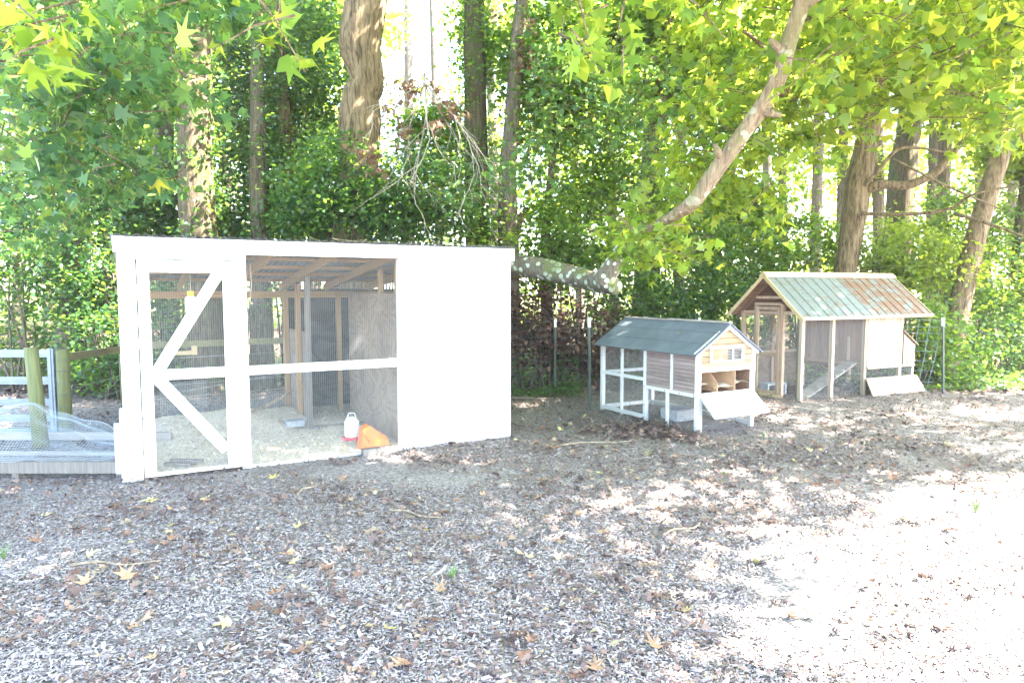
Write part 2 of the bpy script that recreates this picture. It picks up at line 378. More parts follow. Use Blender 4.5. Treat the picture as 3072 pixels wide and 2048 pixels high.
def scatter_mesh(name, pos, size, tmpl, mat, tilt, tone, rot=None):
    tv, tf = tmpl; N = len(pos); m = len(tv)
    Rm = rotmats(N, tilt) if rot is None else rot
    size = np.broadcast_to(size, (N,))
    V = (np.einsum('nij,mj->nmi', Rm, tv) * size[:, None, None] + pos[:, None, :]).reshape(-1, 3)
    fl = [len(f) for f in tf]; loops = np.concatenate([np.array(f) for f in tf])
    L = (loops[None, :] + (np.arange(N) * m)[:, None]).ravel()
    tot = np.tile(fl, N); st = np.concatenate([[0], np.cumsum(tot)[:-1]])
    me = bpy.data.meshes.new(name); me.vertices.add(len(V)); me.vertices.foreach_set('co', V.astype(np.float32).ravel())
    me.loops.add(len(L)); me.loops.foreach_set('vertex_index', L.astype(np.int32))
    me.polygons.add(len(tot)); me.polygons.foreach_set('loop_start', st.astype(np.int32)); me.polygons.foreach_set('loop_total', tot.astype(np.int32))
    me.update(calc_edges=True)
    a = me.attributes.new('tone', 'FLOAT', 'FACE'); a.data.foreach_set('value', np.repeat(np.broadcast_to(tone, (N,)), len(tf)).astype(np.float32))
    me.materials.append(mat); return me
def clump_points(blobs, N, per=60, sig=.22):
    """leaf positions gathered in clumps that fill ellipsoids (cx,cy,cz,rx,ry,rz,weight)"""
    wts = np.array([b[6] if len(b) > 6 else b[3] * b[4] * b[5] for b in blobs]); wts = wts / wts.sum()
    P = []; T = []
    for b, wt in zip(blobs, wts):
        n_ = int(N * wt); nc = max(3, n_ // per)
        d = RNG.normal(size=(nc, 3)); d /= np.linalg.norm(d, axis=1)[:, None]; r_ = RNG.uniform(.25, 1, nc) ** .5
        C_ = d * r_[:, None] * np.array(b[3:6]) + np.array(b[:3])
        ct = RNG.normal(0, .12, nc); idx = RNG.integers(0, nc, n_)
        sg = sig * RNG.uniform(.6, 1.4, nc)
        P.append(C_[idx] + RNG.normal(size=(n_, 3)) * sg[idx][:, None] * np.array([1, 1, .6])); T.append(ct[idx])
    P = np.concatenate(P); T = np.concatenate(T)
    return P, np.clip(RNG.beta(2, 2.4, len(P)) + T, 0, 1)
def foliage(name, mat, parent, blobs, N, size, tmpl, tilt=.75, per=60, sig=.22, zmin=.05, **kw):
    P, T = clump_points(blobs, N, per, sig); k = P[:, 2] > zmin; P, T = P[k], T[k]
    return link(name, scatter_mesh(name, P, RNG.uniform(.65, 1.25, len(P)) * size, tmpl, mat, tilt, T), parent, **kw)

# ---------------------------------------------------------------- air
hz = bpy.data.materials.new('pale_air'); hz.use_nodes = True; hn = hz.node_tree.nodes; hn.remove(hn['Principled BSDF'])
pv = hn.new('ShaderNodeVolumePrincipled'); pv.inputs['Color'].default_value = (1, .99, .95, 1); pv.inputs['Density'].default_value = .0017; pv.inputs['Anisotropy'].default_value = .3
hz.node_tree.links.new(pv.outputs[0], hn['Material Output'].inputs['Volume'])
MB().box(-160, 160, -70, 210, -1.2, 23).build('haze', hz, None, kind='stuff')

# ================================================================ GROUND
gx = np.concatenate([[-150, -80, -40, -20], np.linspace(-10, 12, 111), [22, 40, 80, 150]])
gy = np.concatenate([[-60, -30, -12, -4], np.linspace(0, 14, 81), [18, 26, 40, 70, 120, 200]])
G = MB()
def gz(x, y): return .012 * noise.noise(Vector((x * 1.3, y * 1.3, 0))) + .006 * noise.noise(Vector((x * 5, y * 5, 3))) - .004
for y in gy:
    for x in gx: G.v.append((x, y, gz(x, y) if -10 <= x <= 12 and 0 <= y <= 14 else -.004))
nx = len(gx)
for j in range(len(gy) - 1):
    for i in range(nx - 1): k = j * nx + i; G.f.append((k, k + 1, k + nx + 1, k + nx))
ground = G.build('ground', M['ground'], None, True, kind='structure')

RZ = R(28.9); cu, su = math.cos(RZ), math.sin(RZ)
SH = (-3.3, 5.73)
def in_shed(x, y, m=0.):
    dx, dy = x - SH[0], y - SH[1]; u = dx * cu + dy * su; v = -dx * su + dy * cu
    return (u > -m) & (u < 3.75 + m) & (v > -m) & (v < 3.0 + m)
def ground_pts(N, y0, y1, power=1.0):
    y = y0 + (y1 - y0) * RNG.uniform(0, 1, N) ** power; x = RNG.uniform(-.82, .82, N) * (y + .6)
    return x, y
def patch(x, y, s=1.3, o=0.): return np.array([noise.noise(Vector((a * s + o, b * s, o))) for a, b in zip(x, y)])
def chips(name, N, y0, y1, size, tmpl, power, z=.0):
    x, y = ground_pts(N, y0, y1, power); k = ~in_shed(x, y, -.02); x, y = x[k], y[k]
    pt = patch(x, y, .9, 4); keep = RNG.uniform(0, 1, len(x)) < 1.0 - np.clip((pt - .12) * 3.0, 0, .9); x, y, pt = x[keep], y[keep], pt[keep]
    tone = np.clip(RNG.beta(1.6, 1.5, len(x)) - .22 * np.clip(y - 4.5, -1, 4) / 4 - pt * .12, 0, 1)
    P = np.stack([x, y, RNG.uniform(.0, .016, len(x)) + z], 1)
    tv, tf = tmpl; sc = tv * np.array([1, 1, 1])
    me = scatter_mesh(name, P, RNG.uniform(.5, 1.5, len(x)) * size, (sc, tf), M['chips'], .28, tone)
    return link(name, me, ground, kind='stuff')
chips('wood_chips', 78000, 2.3, 5.6, .019, CHIP, 1.2)
chips('wood_chips', 120000, 2.4, 7.0, .021, CHIPF, 1.15, .002)
chips('wood_chips', 60000, 6.4, 11.5, .032, CHIPF, 1.1, .004)
# 300 of the nearest chips, each its own piece of the mulch
cm = []
for s_ in range(6):
    rr = random.Random(s_); tv, tf = CHIP
    v = [(a * (1 + .3 * rr.uniform(-1, 1)), b * (1 + .3 * rr.uniform(-1, 1)), c * 1.1) for a, b, c in tv]
    me = bpy.data.meshes.new('wood_chip'); me.from_pydata(v, [], tf); me.update()
    a = me.attributes.new('tone', 'FLOAT', 'FACE'); a.data.foreach_set('value', [rr.uniform(.45, 1)] * len(tf)); me.materials.append(M['chips']); cm.append(me)
for i in range(300):
    y = 2.55 + 1.7 * random.random() ** 1.2; x = random.uniform(-.76, .76) * y
    o = link('wood_chip', cm[i % 6], ground, (x, y, .017), (random.gauss(0, .2), random.gauss(0, .2), random.uniform(0, 6.3)))
    s_ = random.uniform(.03, .055); o.scale = (s_, s_, s_)
# small dry leaf scraps nobody could count
def litter(name, N, y0, y1, size, power=1.0, thr=.0, o=0., mat='litter'):
    x, y = ground_pts(N, y0, y1, power); k = ~in_shed(x, y, .0); x, y = x[k], y[k]
    pt = patch(x, y, 1.1, 11 + o); k = pt > thr; x, y = x[k], y[k]
    me = scatter_mesh(name, np.stack([x, y, RNG.uniform(.01, .035, len(x))], 1), RNG.uniform(.5, 1.3, len(x)) * size, STAR if size > .05 else FOLDW, M[mat], .5, RNG.beta(2, 2, len(x)))
    return link(name, me, None, kind='stuff')
litter('leaf_litter', 42000, 2.5, 12, .03, .95, -.2)
litter('leaf_litter', 12000, 3.0, 13, .07, .8, .0, 5)
N = 900; x = RNG.normal(1.7, .45, N); y = RNG.normal(7.75, .32, N); k = (x - 1.7) * .875 + (y - 8.0) * .485 < .15; x, y = x[k], y[k]
link('leaf_drift', scatter_mesh('leaf_drift', np.stack([x, y, RNG.uniform(.01, .05, len(x))], 1), RNG.uniform(.05, .09, len(x)), STAR, M['litter'], .6, RNG.beta(1.5, 3, len(x))), None, kind='stuff')
x = RNG.uniform(-15, 18, 26000); y = RNG.uniform(10.5, 30, 26000)
link('forest_floor_litter', scatter_mesh('forest_floor_litter', np.stack([x, y, RNG.uniform(.01, .06, len(x))], 1), RNG.uniform(.06, .14, len(x)), FOLDW, M['litter'], .5, RNG.beta(2, 2, len(x))), None, kind='stuff')

# ================================================================ WHITE SHED
shed = thing('chicken_shed', 'large white chicken run shed with braced screen door and wire window', 'chicken coop', (SH[0], SH[1], 0), RZ)
L_, D_, HF, HB = 3.75, 3.0, 2.03, 1.70
Wm = M['white']
bx('corner_board', Wm, shed, 0, .135, -.01, .09, 0, 1.96)
bx('corner_board', Wm, shed, -.03, -.002, .0, .16, .0, .62)
bx('corner_board', Wm, shed, .935, 1.012, -.012, .08, 0, 1.965)
bx('corner_board', Wm, shed, 2.462, 2.52, -.008, .08, 0, 1.965)
bx('fascia', Wm, shed, -.025, L_ + .03, -.04, -.014, 1.955, 2.085)
bx('door_header', Wm, shed, .136, .934, -.006, .07, 1.905, 1.954)
bx('window_rail', Wm, shed, 1.013, 2.461, -.010, .05, .865, .945)
bx('sill_board', M['white_old'], shed, 1.013, 2.461, -.008, -.001, .0, .03)
for u0, u1 in ((2.521, 3.136), (3.138, 3.745)): bx('white_panel', Wm, shed, u0, u1, -.012 if u0 < 3 else -.011, .006, .004, 1.953)
bx('corner_post', M['studz'], shed, 3.655, 3.74, .01, .1, 0, 1.95)
# corrugated roof sheets
def corr(x0, x1, y0, y1, z0, z1, pitch=.068, amp=.009, name='roof_sheet', mat=None, parent=None):
    m = MB(); n_ = int((x1 - x0) / pitch * 8); k = 0
    for i in range(n_ + 1):
        x_ = x0 + (x1 - x0) * i / n_; h = amp * math.sin(2 * math.pi * x_ / pitch)
        m.v += [(x_, y0, z0 + h), (x_, y1, z1 + h)]
        if i: m.f.append((k - 2, k, k + 1, k - 1))
        k += 2
    o = m.build(name, mat or M['tin'], parent, True); return o
for i in range(6):
    a = -.04 + i * .64; corr(a, min(a + .66, L_ + .05), -.06, D_ + .12, 2.102 + .002 * (i % 2), 2.102 - (HF - HB) * 1.06 + .002 * (i % 2), parent=shed)
# roof lumber: rafters run front to back, purlins across
sl = (HF - HB) / D_
for u in (.05, .62, 1.25, 1.85, 2.45, 3.05, 3.70):
    bm_('rafter', M['stud'], shed, (u, .01, HF - .03), (u, D_, HB - .03), .04, .09)
for v in (.35, .95, 1.55, 2.15, 2.75):
    bm_('purlin', M['stud'], shed, (0, v, HF - sl * v + .037), (L_, v, HF - sl * v + .037), .085, .038)
bx('back_beam', M['stud'], shed, .0, L_, D_ - .04, D_, HB - .17, HB - .08)
bx('side_beam', M['stud'], shed, -.0, .04, .1, D_ - .05, 1.62, 1.7)
for (u, v, mt, zt) in ((.02, 2.93, 'greypost', 1.6), (1.9, 2.93, 'studz', 1.6), (1.86, 1.42, 'greypost', HF - sl * 1.42 - .08), (1.9, 2.15, 'studz', HF - sl * 2.15 - .08), (3.7, 2.93, 'studz', 1.6),
                       (.02, 1.5, 'greypost', 1.62), (2.5, 2.5, 'studz', 1.6)):
    bx('stud_post', M[mt], shed, u - .03, u + .03, v - .03, v + .03, 0, zt)
bx('stud_post', M['studz'], shed, 2.52, 2.56, .78, .86, 1.56, 1.86); bx('stud_post', M['studz'], shed, 2.52, 2.56, .22, .31, 1.56, 1.93)
# plywood divider
bx('plywood_divider', M['ply'], shed, 2.502, 2.516, .05, 2.02, .0, 1.60)
bx('plywood_patch', M['ply'], shed, 2.488, 2.499, .2, 1.0, .98, 1.42)
bx('plywood_half_wall', M['ply'], shed, 1.935, 1.95, 1.95, 2.9, .0, 1.12)
bx('back_sheathing', M['plydark'], shed, 1.95, L_, D_ + .002, D_ + .016, 0, HB - .05)
bx('side_sheathing', M['plydark'], shed, L_ - .008, L_ + .004, .02, D_, 0, HB + .2)
bx('floor_sill', M['greypost'], shed, 1.9, 2.5, 1.4, 1.44, .0, .05)
# wire panels
def addwire(o, ax, ay, W_, H_, pitch, r, parent, mat='wire', clip=None): return wires(o, ax, ay, W_, H_, pitch, r, clip).build('wire_mesh', M[mat], parent)
addwire((1.0, .0, .03), (1, 0, 0), (0, 0, 1), 1.47, .84, .0185, .0005, shed); addwire((1.0, .0, .94), (1, 0, 0), (0, 0, 1), 1.47, 1.02, .0185, .0005, shed)
addwire((.04, D_ - .02, .05), (1, 0, 0), (0, 0, 1), 1.85, 1.5, .0185, .0005, shed, 'wiredark')

addwire((.03, .1, .03), (0, 1, 0), (0, 0, 1), 2.8, 1.6, .0185, .0005, shed)
addwire((.35, D_ - .04, .05), (1, 0, 0), (0, 0, 1), .55, .42, .0185, .0009, shed)
# door
door = link('door', None, shed)
def dp(name, *a, mat=Wm): return bx(name, mat, door, *a)
DZ0, DZ1 = .03, 1.895
dp('stile', .145, .235, -.034, -.006, DZ0, DZ1); dp('stile', .812, .925, -.034, -.006, DZ0, DZ1)
dp('top_rail', .236, .811, -.033, -.006, 1.79, DZ1); dp('middle_rail', .236, .811, -.033, -.006, .865, .955); dp('bottom_rail', .236, .811, -.03, -.006, DZ0, .06)
MB().beam((.262, -.038, .93), (.785, -.038, 1.80), .012, .095, (0, 0, 1)).build('brace', Wm, door)
MB().beam((.262, -.038, .89), (.80, -.038, .20), .012, .095, (0, 0, 1)).build('brace', Wm, door)
addwire((.2, -.004, .04), (1, 0, 0), (0, 0, 1), .64, 1.78, .0185, .0005, door)
lt = MB().box(.8, .9, -.046, -.04, .91, .925).box(.855, .885, -.06, -.04, .87, .93); lt.tube([(.9, -.05, .925), (.935, -.05, .925), (.96, -.045, .918)], .006, 6)
lt.build('latch', M['steel'], door); MB().tube([(.9, -.05, 1.18), (.9, -.07, 1.2), (.9, -.07, 1.3), (.9, -.05, 1.32)], .006, 6).build('handle', M['steel'], door)
# shavings on the shed floor
def floorh(u, v): return .014 + .12 * math.exp(-((u - 1.1) ** 2 / .7 + (v - 2.3) ** 2 / .5)) + .03 * noise.noise(Vector((u * 3, v * 3, 1))) + .01 * noise.noise(Vector((u * 11, v * 11, 1)))
F = MB(); nu, nv = 70, 56
for j in range(nv + 1):
    for i in range(nu + 1):
        u, v = .02 + 3.66 * i / nu, .0 + 2.96 * j / nv; F.v.append((u, v, max(.018, floorh(u, v))))
for j in range(nv):
    for i in range(nu): k = j * (nu + 1) + i; F.f.append((k, k + 1, k + nu + 2, k + nu + 1))
bed = F.build('bedding', M['pile'], shed, True, kind='stuff')
N = 16000; u = RNG.uniform(.05, 2.5, N); v = RNG.uniform(.02, 2.9, N)
zz = np.array([max(.018, floorh(a, b)) for a, b in zip(u, v)]) + RNG.uniform(0, .012, N)
link('shavings', scatter_mesh('shavings', np.stack([u, v, zz], 1), RNG.uniform(.015, .04, N), CHIPF, M['shave'], .5, RNG.beta(2, 1.6, N)), shed, kind='stuff')
def sw(u, v, z=0.): return (SH[0] + u * cu - v * su, SH[1] + u * su + v * cu, z)
# waterer
t = thing('poultry_waterer', 'milky white jug waterer on red tray beside the plywood divider', 'waterer', sw(2.13, .62, .022))
MB().tube([(0, 0, .03), (0, 0, .05), (0, 0, .2), (0, 0, .225), (0, 0, .25)], [.07, .078, .078, .06, .03], 20).build('jug', M['milky'], t, True)
MB().tube([(0, 0, .0), (0, 0, .03), (0, 0, .032)], [.105, .115, .09], 20).build('tray', M['red'], t, True)
MB().tube([(-.05, 0, .235), (-.03, 0, .29), (.03, 0, .29), (.05, 0, .235)], .006, 6).build('handle', M['milky'], t, True)
# orange feeder tub lying tipped
t = thing('orange_feeder', 'orange plastic feed trough tipped on its side behind the window wire', 'feeder', sw(2.2, .13, .02), RZ)
m = MB(); o1, o2 = .0, .2
m.prism([(-.12, 0, .0), (-.09, 0, .2), (-.02, 0, .235), (.16, 0, .1), (.19, 0, .02)], (0, .14, 0)).build('trough', M['orange'], t)
MB().tube([(-.1, -.006, .17), (-.05, -.012, .12), (-.02, -.006, .05)], .007, 6).build('handle', M['orange'], t)
MB().tube([(-.02, -.006, .21), (.08, -.012, .15), (.16, -.006, .08)], .005, 6).build('rim', M['orange'], t)
m = MB().box(-.1, .08, -.05, .04, 0, .07); t2 = m.build('scrap_block', M['greypost'], None, loc=sw(2.14, -.06, .0), rot=(0, 0, RZ)); tag(t2, 'pale scrap block at the foot of the window screen', 'block')
# hanging feeder bottle
t = thing('hanging_feeder', 'clear hanging feeder bottle with yellow cap behind the screen door', 'feeder', sw(.60, .75, 1.42), RZ)
MB().tube([(0, 0, 0), (0, 0, .02), (0, 0, .14), (0, 0, .16)], [.04, .052, .052, .035], 14).build('bottle', M['milky'], t, True)
MB().tube([(0, 0, .161), (0, 0, .21)], .03, 12).build('cap', M['yellow'], t, True)
MB().tube([(0, 0, .21), (.003, 0, .33), (0, 0, .5)], .003, 5).build('cord', M['rope'], t)
MB().box(-.053, .053, -.055, -.053, .02, .06).build('label_band', M['cap'], t)
for (u_, v_, z0_, z1_, lb) in ((.82, .3, 1.72, 1.93, 'frayed short rope end hanging high behind the screen door'), (1.12, .5, 1.5, 1.9, 'tan rope hanging from a rafter just inside the wire window')):
    a = MB().tube([(0, 0, z1_), (.01, 0, (z0_ + z1_) / 2), (-.01, 0, z0_ + .03), (.01, .01, z0_)], [.004, .004, .006, .012], 6).build('rope', M['rope'], None, loc=sw(u_, v_)); tag(a, lb, 'rope')
# perch bits, block, strips inside
a = MB().tube(spline([(0, 0, 0), (.25, .1, .05), (.5, .12, .16), (.62, .3, .2)]), .02, 8, True, .2).build('perch_branch', M['deadwood'], None, loc=sw(1.25, 2.2, .13), rot=(0, 0, RZ)); tag(a, 'dark bent branch lying on shavings by the half wall', 'branch')
a = MB().box(0, .2, 0, .12, 0, .07).build('brick_block', M['concrete'], None, loc=sw(1.62, 1.5, .045), rot=(0, 0, RZ)); tag(a, 'grey block on the shavings beside the inner post', 'block')
a = MB().box(0, .28, 0, .05, 0, .05).box(.28, .34, -.02, .06, 0, .11).build('roost_wood', M['yrail'], None, loc=sw(.45, 2.86, .82), rot=(0, 0, RZ)); tag(a, 'tan wood roost fixed on the rear wire', 'roost')
for k_, (a0, b0) in enumerate((((.25, .22), (.52, .08)), ((.2, .1), (.42, -.0)))):  # two grey diagonal strips low behind the door
    a = MB().beam((a0[0], a0[1], .075), (b0[0], b0[1] + .03, .06), .04, .025).build('grey_strip', M['greypost'], None, loc=sw(.1, .12, 0), rot=(0, 0, RZ)); tag(a, ('longer' if k_ == 0 else 'shorter') + ' grey slat lying behind the lower left of the door', 'strip')
# twigs on the roof
m = MB()
for i in range(9):
    x0 = 1.9 + .1 * i; m.tube([(x0, .5, 2.07), (x0 + random.uniform(-.3, .3), .6, 2.13 + .05 * random.random()), (x0 + random.uniform(-.4, .4), .8, 2.08 + .1 * random.random())], [.006, .004, .002], 4)
a = m.build('fallen_twigs', M['deadwood'], None, loc=sw(0, 0), rot=(0, 0, RZ)); tag(a, 'tangle of grey twigs lying on the shed roof', 'twigs')

# ================================================================ SMALL HUTCH
H2 = thing('small_hutch', 'small chicken hutch with slate felt roof and open nest box flap', 'chicken hutch', (2.11, 7.69, 0), R(29))
Wd, Ln, Bx, EZ, RZ2 = .92, 1.85, .95, .93, 1.235
wo = M['white_old']
def post(x, y, z0, z1, s=.05, mat=wo, parent=H2, name='post'): return bx(name, mat, parent, x, x + s, y, y + s, z0, z1)
for x, y in ((0, 0), (Wd - .05, 0), (0, Bx - .05), (Wd - .05, Bx - .05), (0, Ln - .05), (Wd - .05, Ln - .05)): post(x, y, 0, EZ)
post(.05, .0, .0, .42, .025)
# left side rails
bx('rail', wo, H2, .005, .045, .05, Bx - .05, .41, .45); bx('rail', wo, H2, .006, .04, Bx, Ln - .05, .5, .54); bx('rail', wo, H2, .006, .04, Bx, Ln - .05, .02, .07)
bx('batten', wo, H2, -.004, .02, .42, .455, .45, EZ - .01); bx('lower_stile', wo, H2, .004, .03, .5, .535, .0, .41)
bx('batten', wo, H2, .004, .03, 1.38, 1.415, .0, EZ - .02); bx('rail', wo, H2, .004, .045, .05, Ln - .05, EZ - .03, EZ)
bx('rail', wo, H2, Wd - .045, Wd - .005, .05, Ln - .05, EZ - .03, EZ); bx('rail', wo, H2, Wd - .04, Wd - .01, Bx, Ln - .05, .5, .54); bx('rail', wo, H2, Wd - .04, Wd - .01, .05, Ln - .05, .02, .07)
bx('rail', wo, H2, .05, Wd - .05, Ln - .04, Ln - .01, .5, .54); bx('rail', wo, H2, .05, Wd - .05, Ln - .04, Ln - .01, .02, .07)
for x, y, z in ((-.003, .07, .43), (-.003, .3, .43), (-.003, .55, .43), (-.003, .93, .43), (-.003, .93, .2), (-.003, 1.82, .75)):
    MB().tube([(x, y, z), (x + .006, y, z)], .009, 8).build('screw', M['steel'], H2)
# side planks, one by one
n_pl = 10; ph = (EZ - .03 - .45) / n_pl
pm = MB().box(.006, .02, .05, .419, 0, ph - .0035).mesh('plank', M['side']); pm2 = MB().box(.006, .02, .456, Bx - .05, 0, ph - .0035).mesh('plank', M['side'])
pm3 = MB().box(Wd - .02, Wd - .006, .05, Bx - .05, 0, ph - .0035).mesh('plank', M['side'])
for i in range(n_pl):
    for me in (pm, pm2, pm3): link('plank', me, H2, (random.uniform(-.001, .001), 0, .45 + i * ph))
# partition and box floor
bx('partition', M['cedar'], H2, .05, Wd - .05, Bx - .03, Bx - .015, .45, EZ); bx('box_floor', M['cedar'], H2, .03, Wd - .03, .03, Bx - .02, .405, .425)
# gable front planks (cut by roof slope)
zt0 = .745; rows = 7; rh = (RZ2 - .02 - zt0) / rows
def halfw(z): return Wd / 2 if z <= EZ else Wd / 2 * (RZ2 - .01 - z) / (RZ2 - .01 - EZ)
for i in range(rows):
    z0 = zt0 + i * rh; z1 = z0 + rh - .006
    if i in (1, 2):                      # cut round the little window
        for xa, xb in ((.05, .2), (.7, Wd - .05)): MB().prism([(xa, .014, z0), (xb, .014, z0), (xb, .014, z1), (xa, .014, z1)], (0, .014, 0)).build('gable_plank', M['gable'], H2)
        continue
    a0 = min(halfw(z0), Wd / 2 - .05); a1 = min(halfw(z1), Wd / 2 - .05); c = Wd / 2
    pts = [(c - a0, .014, z0), (c + a0, .014, z0)]
    if z0 < EZ < z1 and False: pass
    pts += [(c + max(a1, .004), .014, z1), (c - max(a1, .004), .014, z1)]
    MB().prism(pts, (0, .014, 0)).build('gable_plank', M['gable'], H2)
MB().beam((-.05, .0, EZ - .03), (Wd / 2, .0, RZ2 - .015), .022, .05).build('barge_board', M['white'], H2)
MB().beam((Wd + .05, .0, EZ - .03), (Wd / 2, .0, RZ2 - .015), .022, .05).build('barge_board', M['white'], H2)
bx('front_rail', M['white'], H2, .05, Wd - .05, .0, .035, .7, .745); bx('front_rail', M['white'], H2, .05, Wd - .05, -.004, .035, .415, .455)
wf = link('window', None, H2)
MB().box(.19, .72, -.006, .013, .80, .825).box(.19, .72, -.006, .013, .965, .99).box(.19, .215, -.006, .013, .8251, .9649).box(.695, .72, -.006, .013, .8251, .9649).build('window_frame', M['white'], wf)
bx('sliding_panel', M['gable'], wf, .215, .46, .0, .01, .825, .965); bx('finger_grip', M['cedar'], wf, .395, .41, -.004, .0, .86, .92)
bx('window_back', M['plydark'], wf, .46, .695, .05, .06, .82, .97)
for i in range(7): bx('window_bar', M['steel'], wf, .46, .695, .006, .01, .84 + i * .018, .844 + i * .018)
bx('window_bar', M['cap'], wf, .565, .58, .02, .03, .825, .965)
# nest box opening
bx('nest_back', M['cedar'], H2, .05, Wd - .05, .36, .372, .426, .74); 
for x in (.325, .61):
    MB().prism([(x, .02, .456), (x, .34, .456), (x, .34, .72), (x, .2, .72), (x, .02, .56 if x < .5 else .69)], (.006, 0, 0)).build('nest_divider', M['mdf'], H2)
bx('nest_side', M['cedar'], H2, Wd - .056, Wd - .051, .036, .355, .43, .72); bx('nest_side', M['mdf'], H2, .051, .056, .036, .355, .43, .72)
Fb = MB(); 
for j in range(13):
    for i in range(41):
        xx, yy = .057 + .805 * i / 40, .036 + .32 * j / 12; Fb.v.append((xx, yy, .50 + .035 * abs(noise.noise(Vector((xx * 9, yy * 7, 2)))) + .05 * max(0, math.sin(xx * 10.5)) * (1 - yy)))
for j in range(12):
    for i in range(40): k = j * 41 + i; Fb.f.append((k, k + 1, k + 42, k + 41))
Fb.build('nest_bedding', M['pile'], H2, True, kind='stuff')
fl = link('nest_flap', None, H2, (0, -.012, .425), (R(-48), 0, 0))
# flap hangs out and down from its hinge: local -z is its length
def flp(nm, mt, *a): return bx(nm, mt, fl, *a)
flp('flap_frame', M['white'], .02, .07, -.01, .01, -.32, 0); flp('flap_frame', M['white'], .85, .9, -.01, .01, -.32, 0)
flp('flap_frame', M['white'], .0701, .8499, -.01, .01, -.32, -.28); flp('flap_frame', M['white'], .0701, .8499, -.01, .01, -.03, 0)
for i in range(4): flp('flap_plank', M['paleboard'], .071, .849, -.006, .006, -.279 + i * .0622, -.279 + i * .0622 + .06)
MB().tube([(.46, -.012, -.31), (.46, -.02, -.33), (.46, -.012, -.345)], .005, 6).build('latch', M['steel'], fl)
# roof: two felt slabs per slope with pressed seams
def slab(x0, z0, x1, z1, y0, y1, th=.014):
    d = Vector((x1 - x0, 0, z1 - z0)).normalized(); n_ = Vector((-d.z, 0, d.x)) * (1 if x1 > x0 else -1)
    if n_.z < 0: n_ = -n_
    nn = 8; m = MB()
    pts = []
    for i in range(nn + 1):
        f = i / nn; pts.append((x0 + (x1 - x0) * f, z0 + (z1 - z0) * f - .008 * math.sin(math.pi * f)))
    for i in range(nn):
        (a, b), (c, e) = pts[i], pts[i + 1]
        m.prism([(a, y0, b), (c, y0, e), (c + n_.x * th, y0, e + n_.z * th), (a + n_.x * th, y0, b + n_.z * th)], (0, y1 - y0, 0))
    return m
for (y0, y1, dz) in ((-.045, 1.0, .006), (1.012, 1.9, 0)):
    for s_ in (0, 1):
        xe, xr = (-.08, Wd / 2) if s_ == 0 else (Wd + .08, Wd / 2)
        slab(xe, EZ - .045 + dz, xr, RZ2 + dz, y0, y1).build('roof_felt', M['felt'], H2)
        for f in (.36, .7):
            xx = xe + (xr - xe) * f; zz_ = EZ - .045 + dz + (RZ2 - EZ + .045) * f - .008 * math.sin(math.pi * f) + .0165
            MB().beam((xx, y0, zz_), (xx, y1, zz_), .02, .007).build('felt_seam', M['felt'], H2)
MB().beam((Wd / 2, -.03, RZ2 + .028), (Wd / 2, 1.0, RZ2 + .028), .06, .02).build('ridge_cap', M['rampwood'], H2)
MB().beam((Wd / 2, 1.004, RZ2 + .022), (Wd / 2, 1.9, RZ2 + .022), .06, .02).build('ridge_cap', M['rampwood'], H2)
# wires
addwire((.028, .05, .02), (0, 1, 0), (0, 0, 1), .86, .39, .014, .00038, H2); addwire((.028, Bx, .02), (0, 1, 0), (0, 0, 1), .86, .88, .014, .00038, H2)
addwire((.05, .03, .02), (1, 0, 0), (0, 0, 1), .82, .39, .014, .00038, H2); addwire((Wd - .028, .05, .02), (0, 1, 0), (0, 0, 1), .86, .39, .014, .00038, H2)
addwire((Wd - .028, Bx, .02), (0, 1, 0), (0, 0, 1), .86, .88, .014, .00038, H2)
addwire((.05, Ln - .03, .02), (1, 0, 0), (0, 0, 1), .82, .9, .014, .00038, H2)
c2, s2 = math.cos(R(29)), math.sin(R(29))
def hw(x, y, z=0.): return (2.11 + x * c2 - y * s2, 7.69 + x * s2 + y * c2, z)
a = MB().box(0, .36, 0, .3, 0, .14).build('water_tub', M['concrete'], None, loc=hw(.25, .6, .01), rot=(0, 0, R(29))); tag(a, 'pale plastic tub under the raised box of the small hutch', 'tub')
a = MB().tube(spline([(0, 0, 0), (.06, -.12, .02), (.13, -.25, 0)]), [.004] * 12 + [.003], 5).build('twig', M['deadwood'], None, loc=hw(.22, .62, 1.085 + .02), rot=(0, 0, R(29))); tag(a, 'thin grey twig lying on the slate felt hutch roof', 'twig')
a = link('fallen_leaf', None)  # placeholder removed below
bpy.data.objects.remove(a)

# ================================================================ TALL COOP
H3 = thing('tall_coop', 'tall wooden chicken coop with rusty ribbed metal roof and ramp', 'chicken coop', (4.22, 9.91, 0), R(26))
W3, L3 = 1.2, 2.25
cz = M['cedarz']; cz_l = M['paleboard']
roofz = lambda y: 1.335 + (1.85 - 1.335) * (1 - abs(y - .6) / .6)
for x, y, mt in ((0, 0, cz_l), (.64, 0, cz_l), (1.37, 0, cz_l), (2.2, 0, cz_l), (2.2, W3 - .05, cz), (1.37, W3 - .05, cz), (0, W3 - .05, cz), (.64, W3 - .05, cz)):
    post(x, y, 0, 1.3, .055, mt, H3)
post(0, .06, 0, 1.3, .03, M['greypost'], H3)
for y in (.345, .87): post(-.01, y, 0, 1.44 if y > .5 else 1.42, .05, cz, H3)
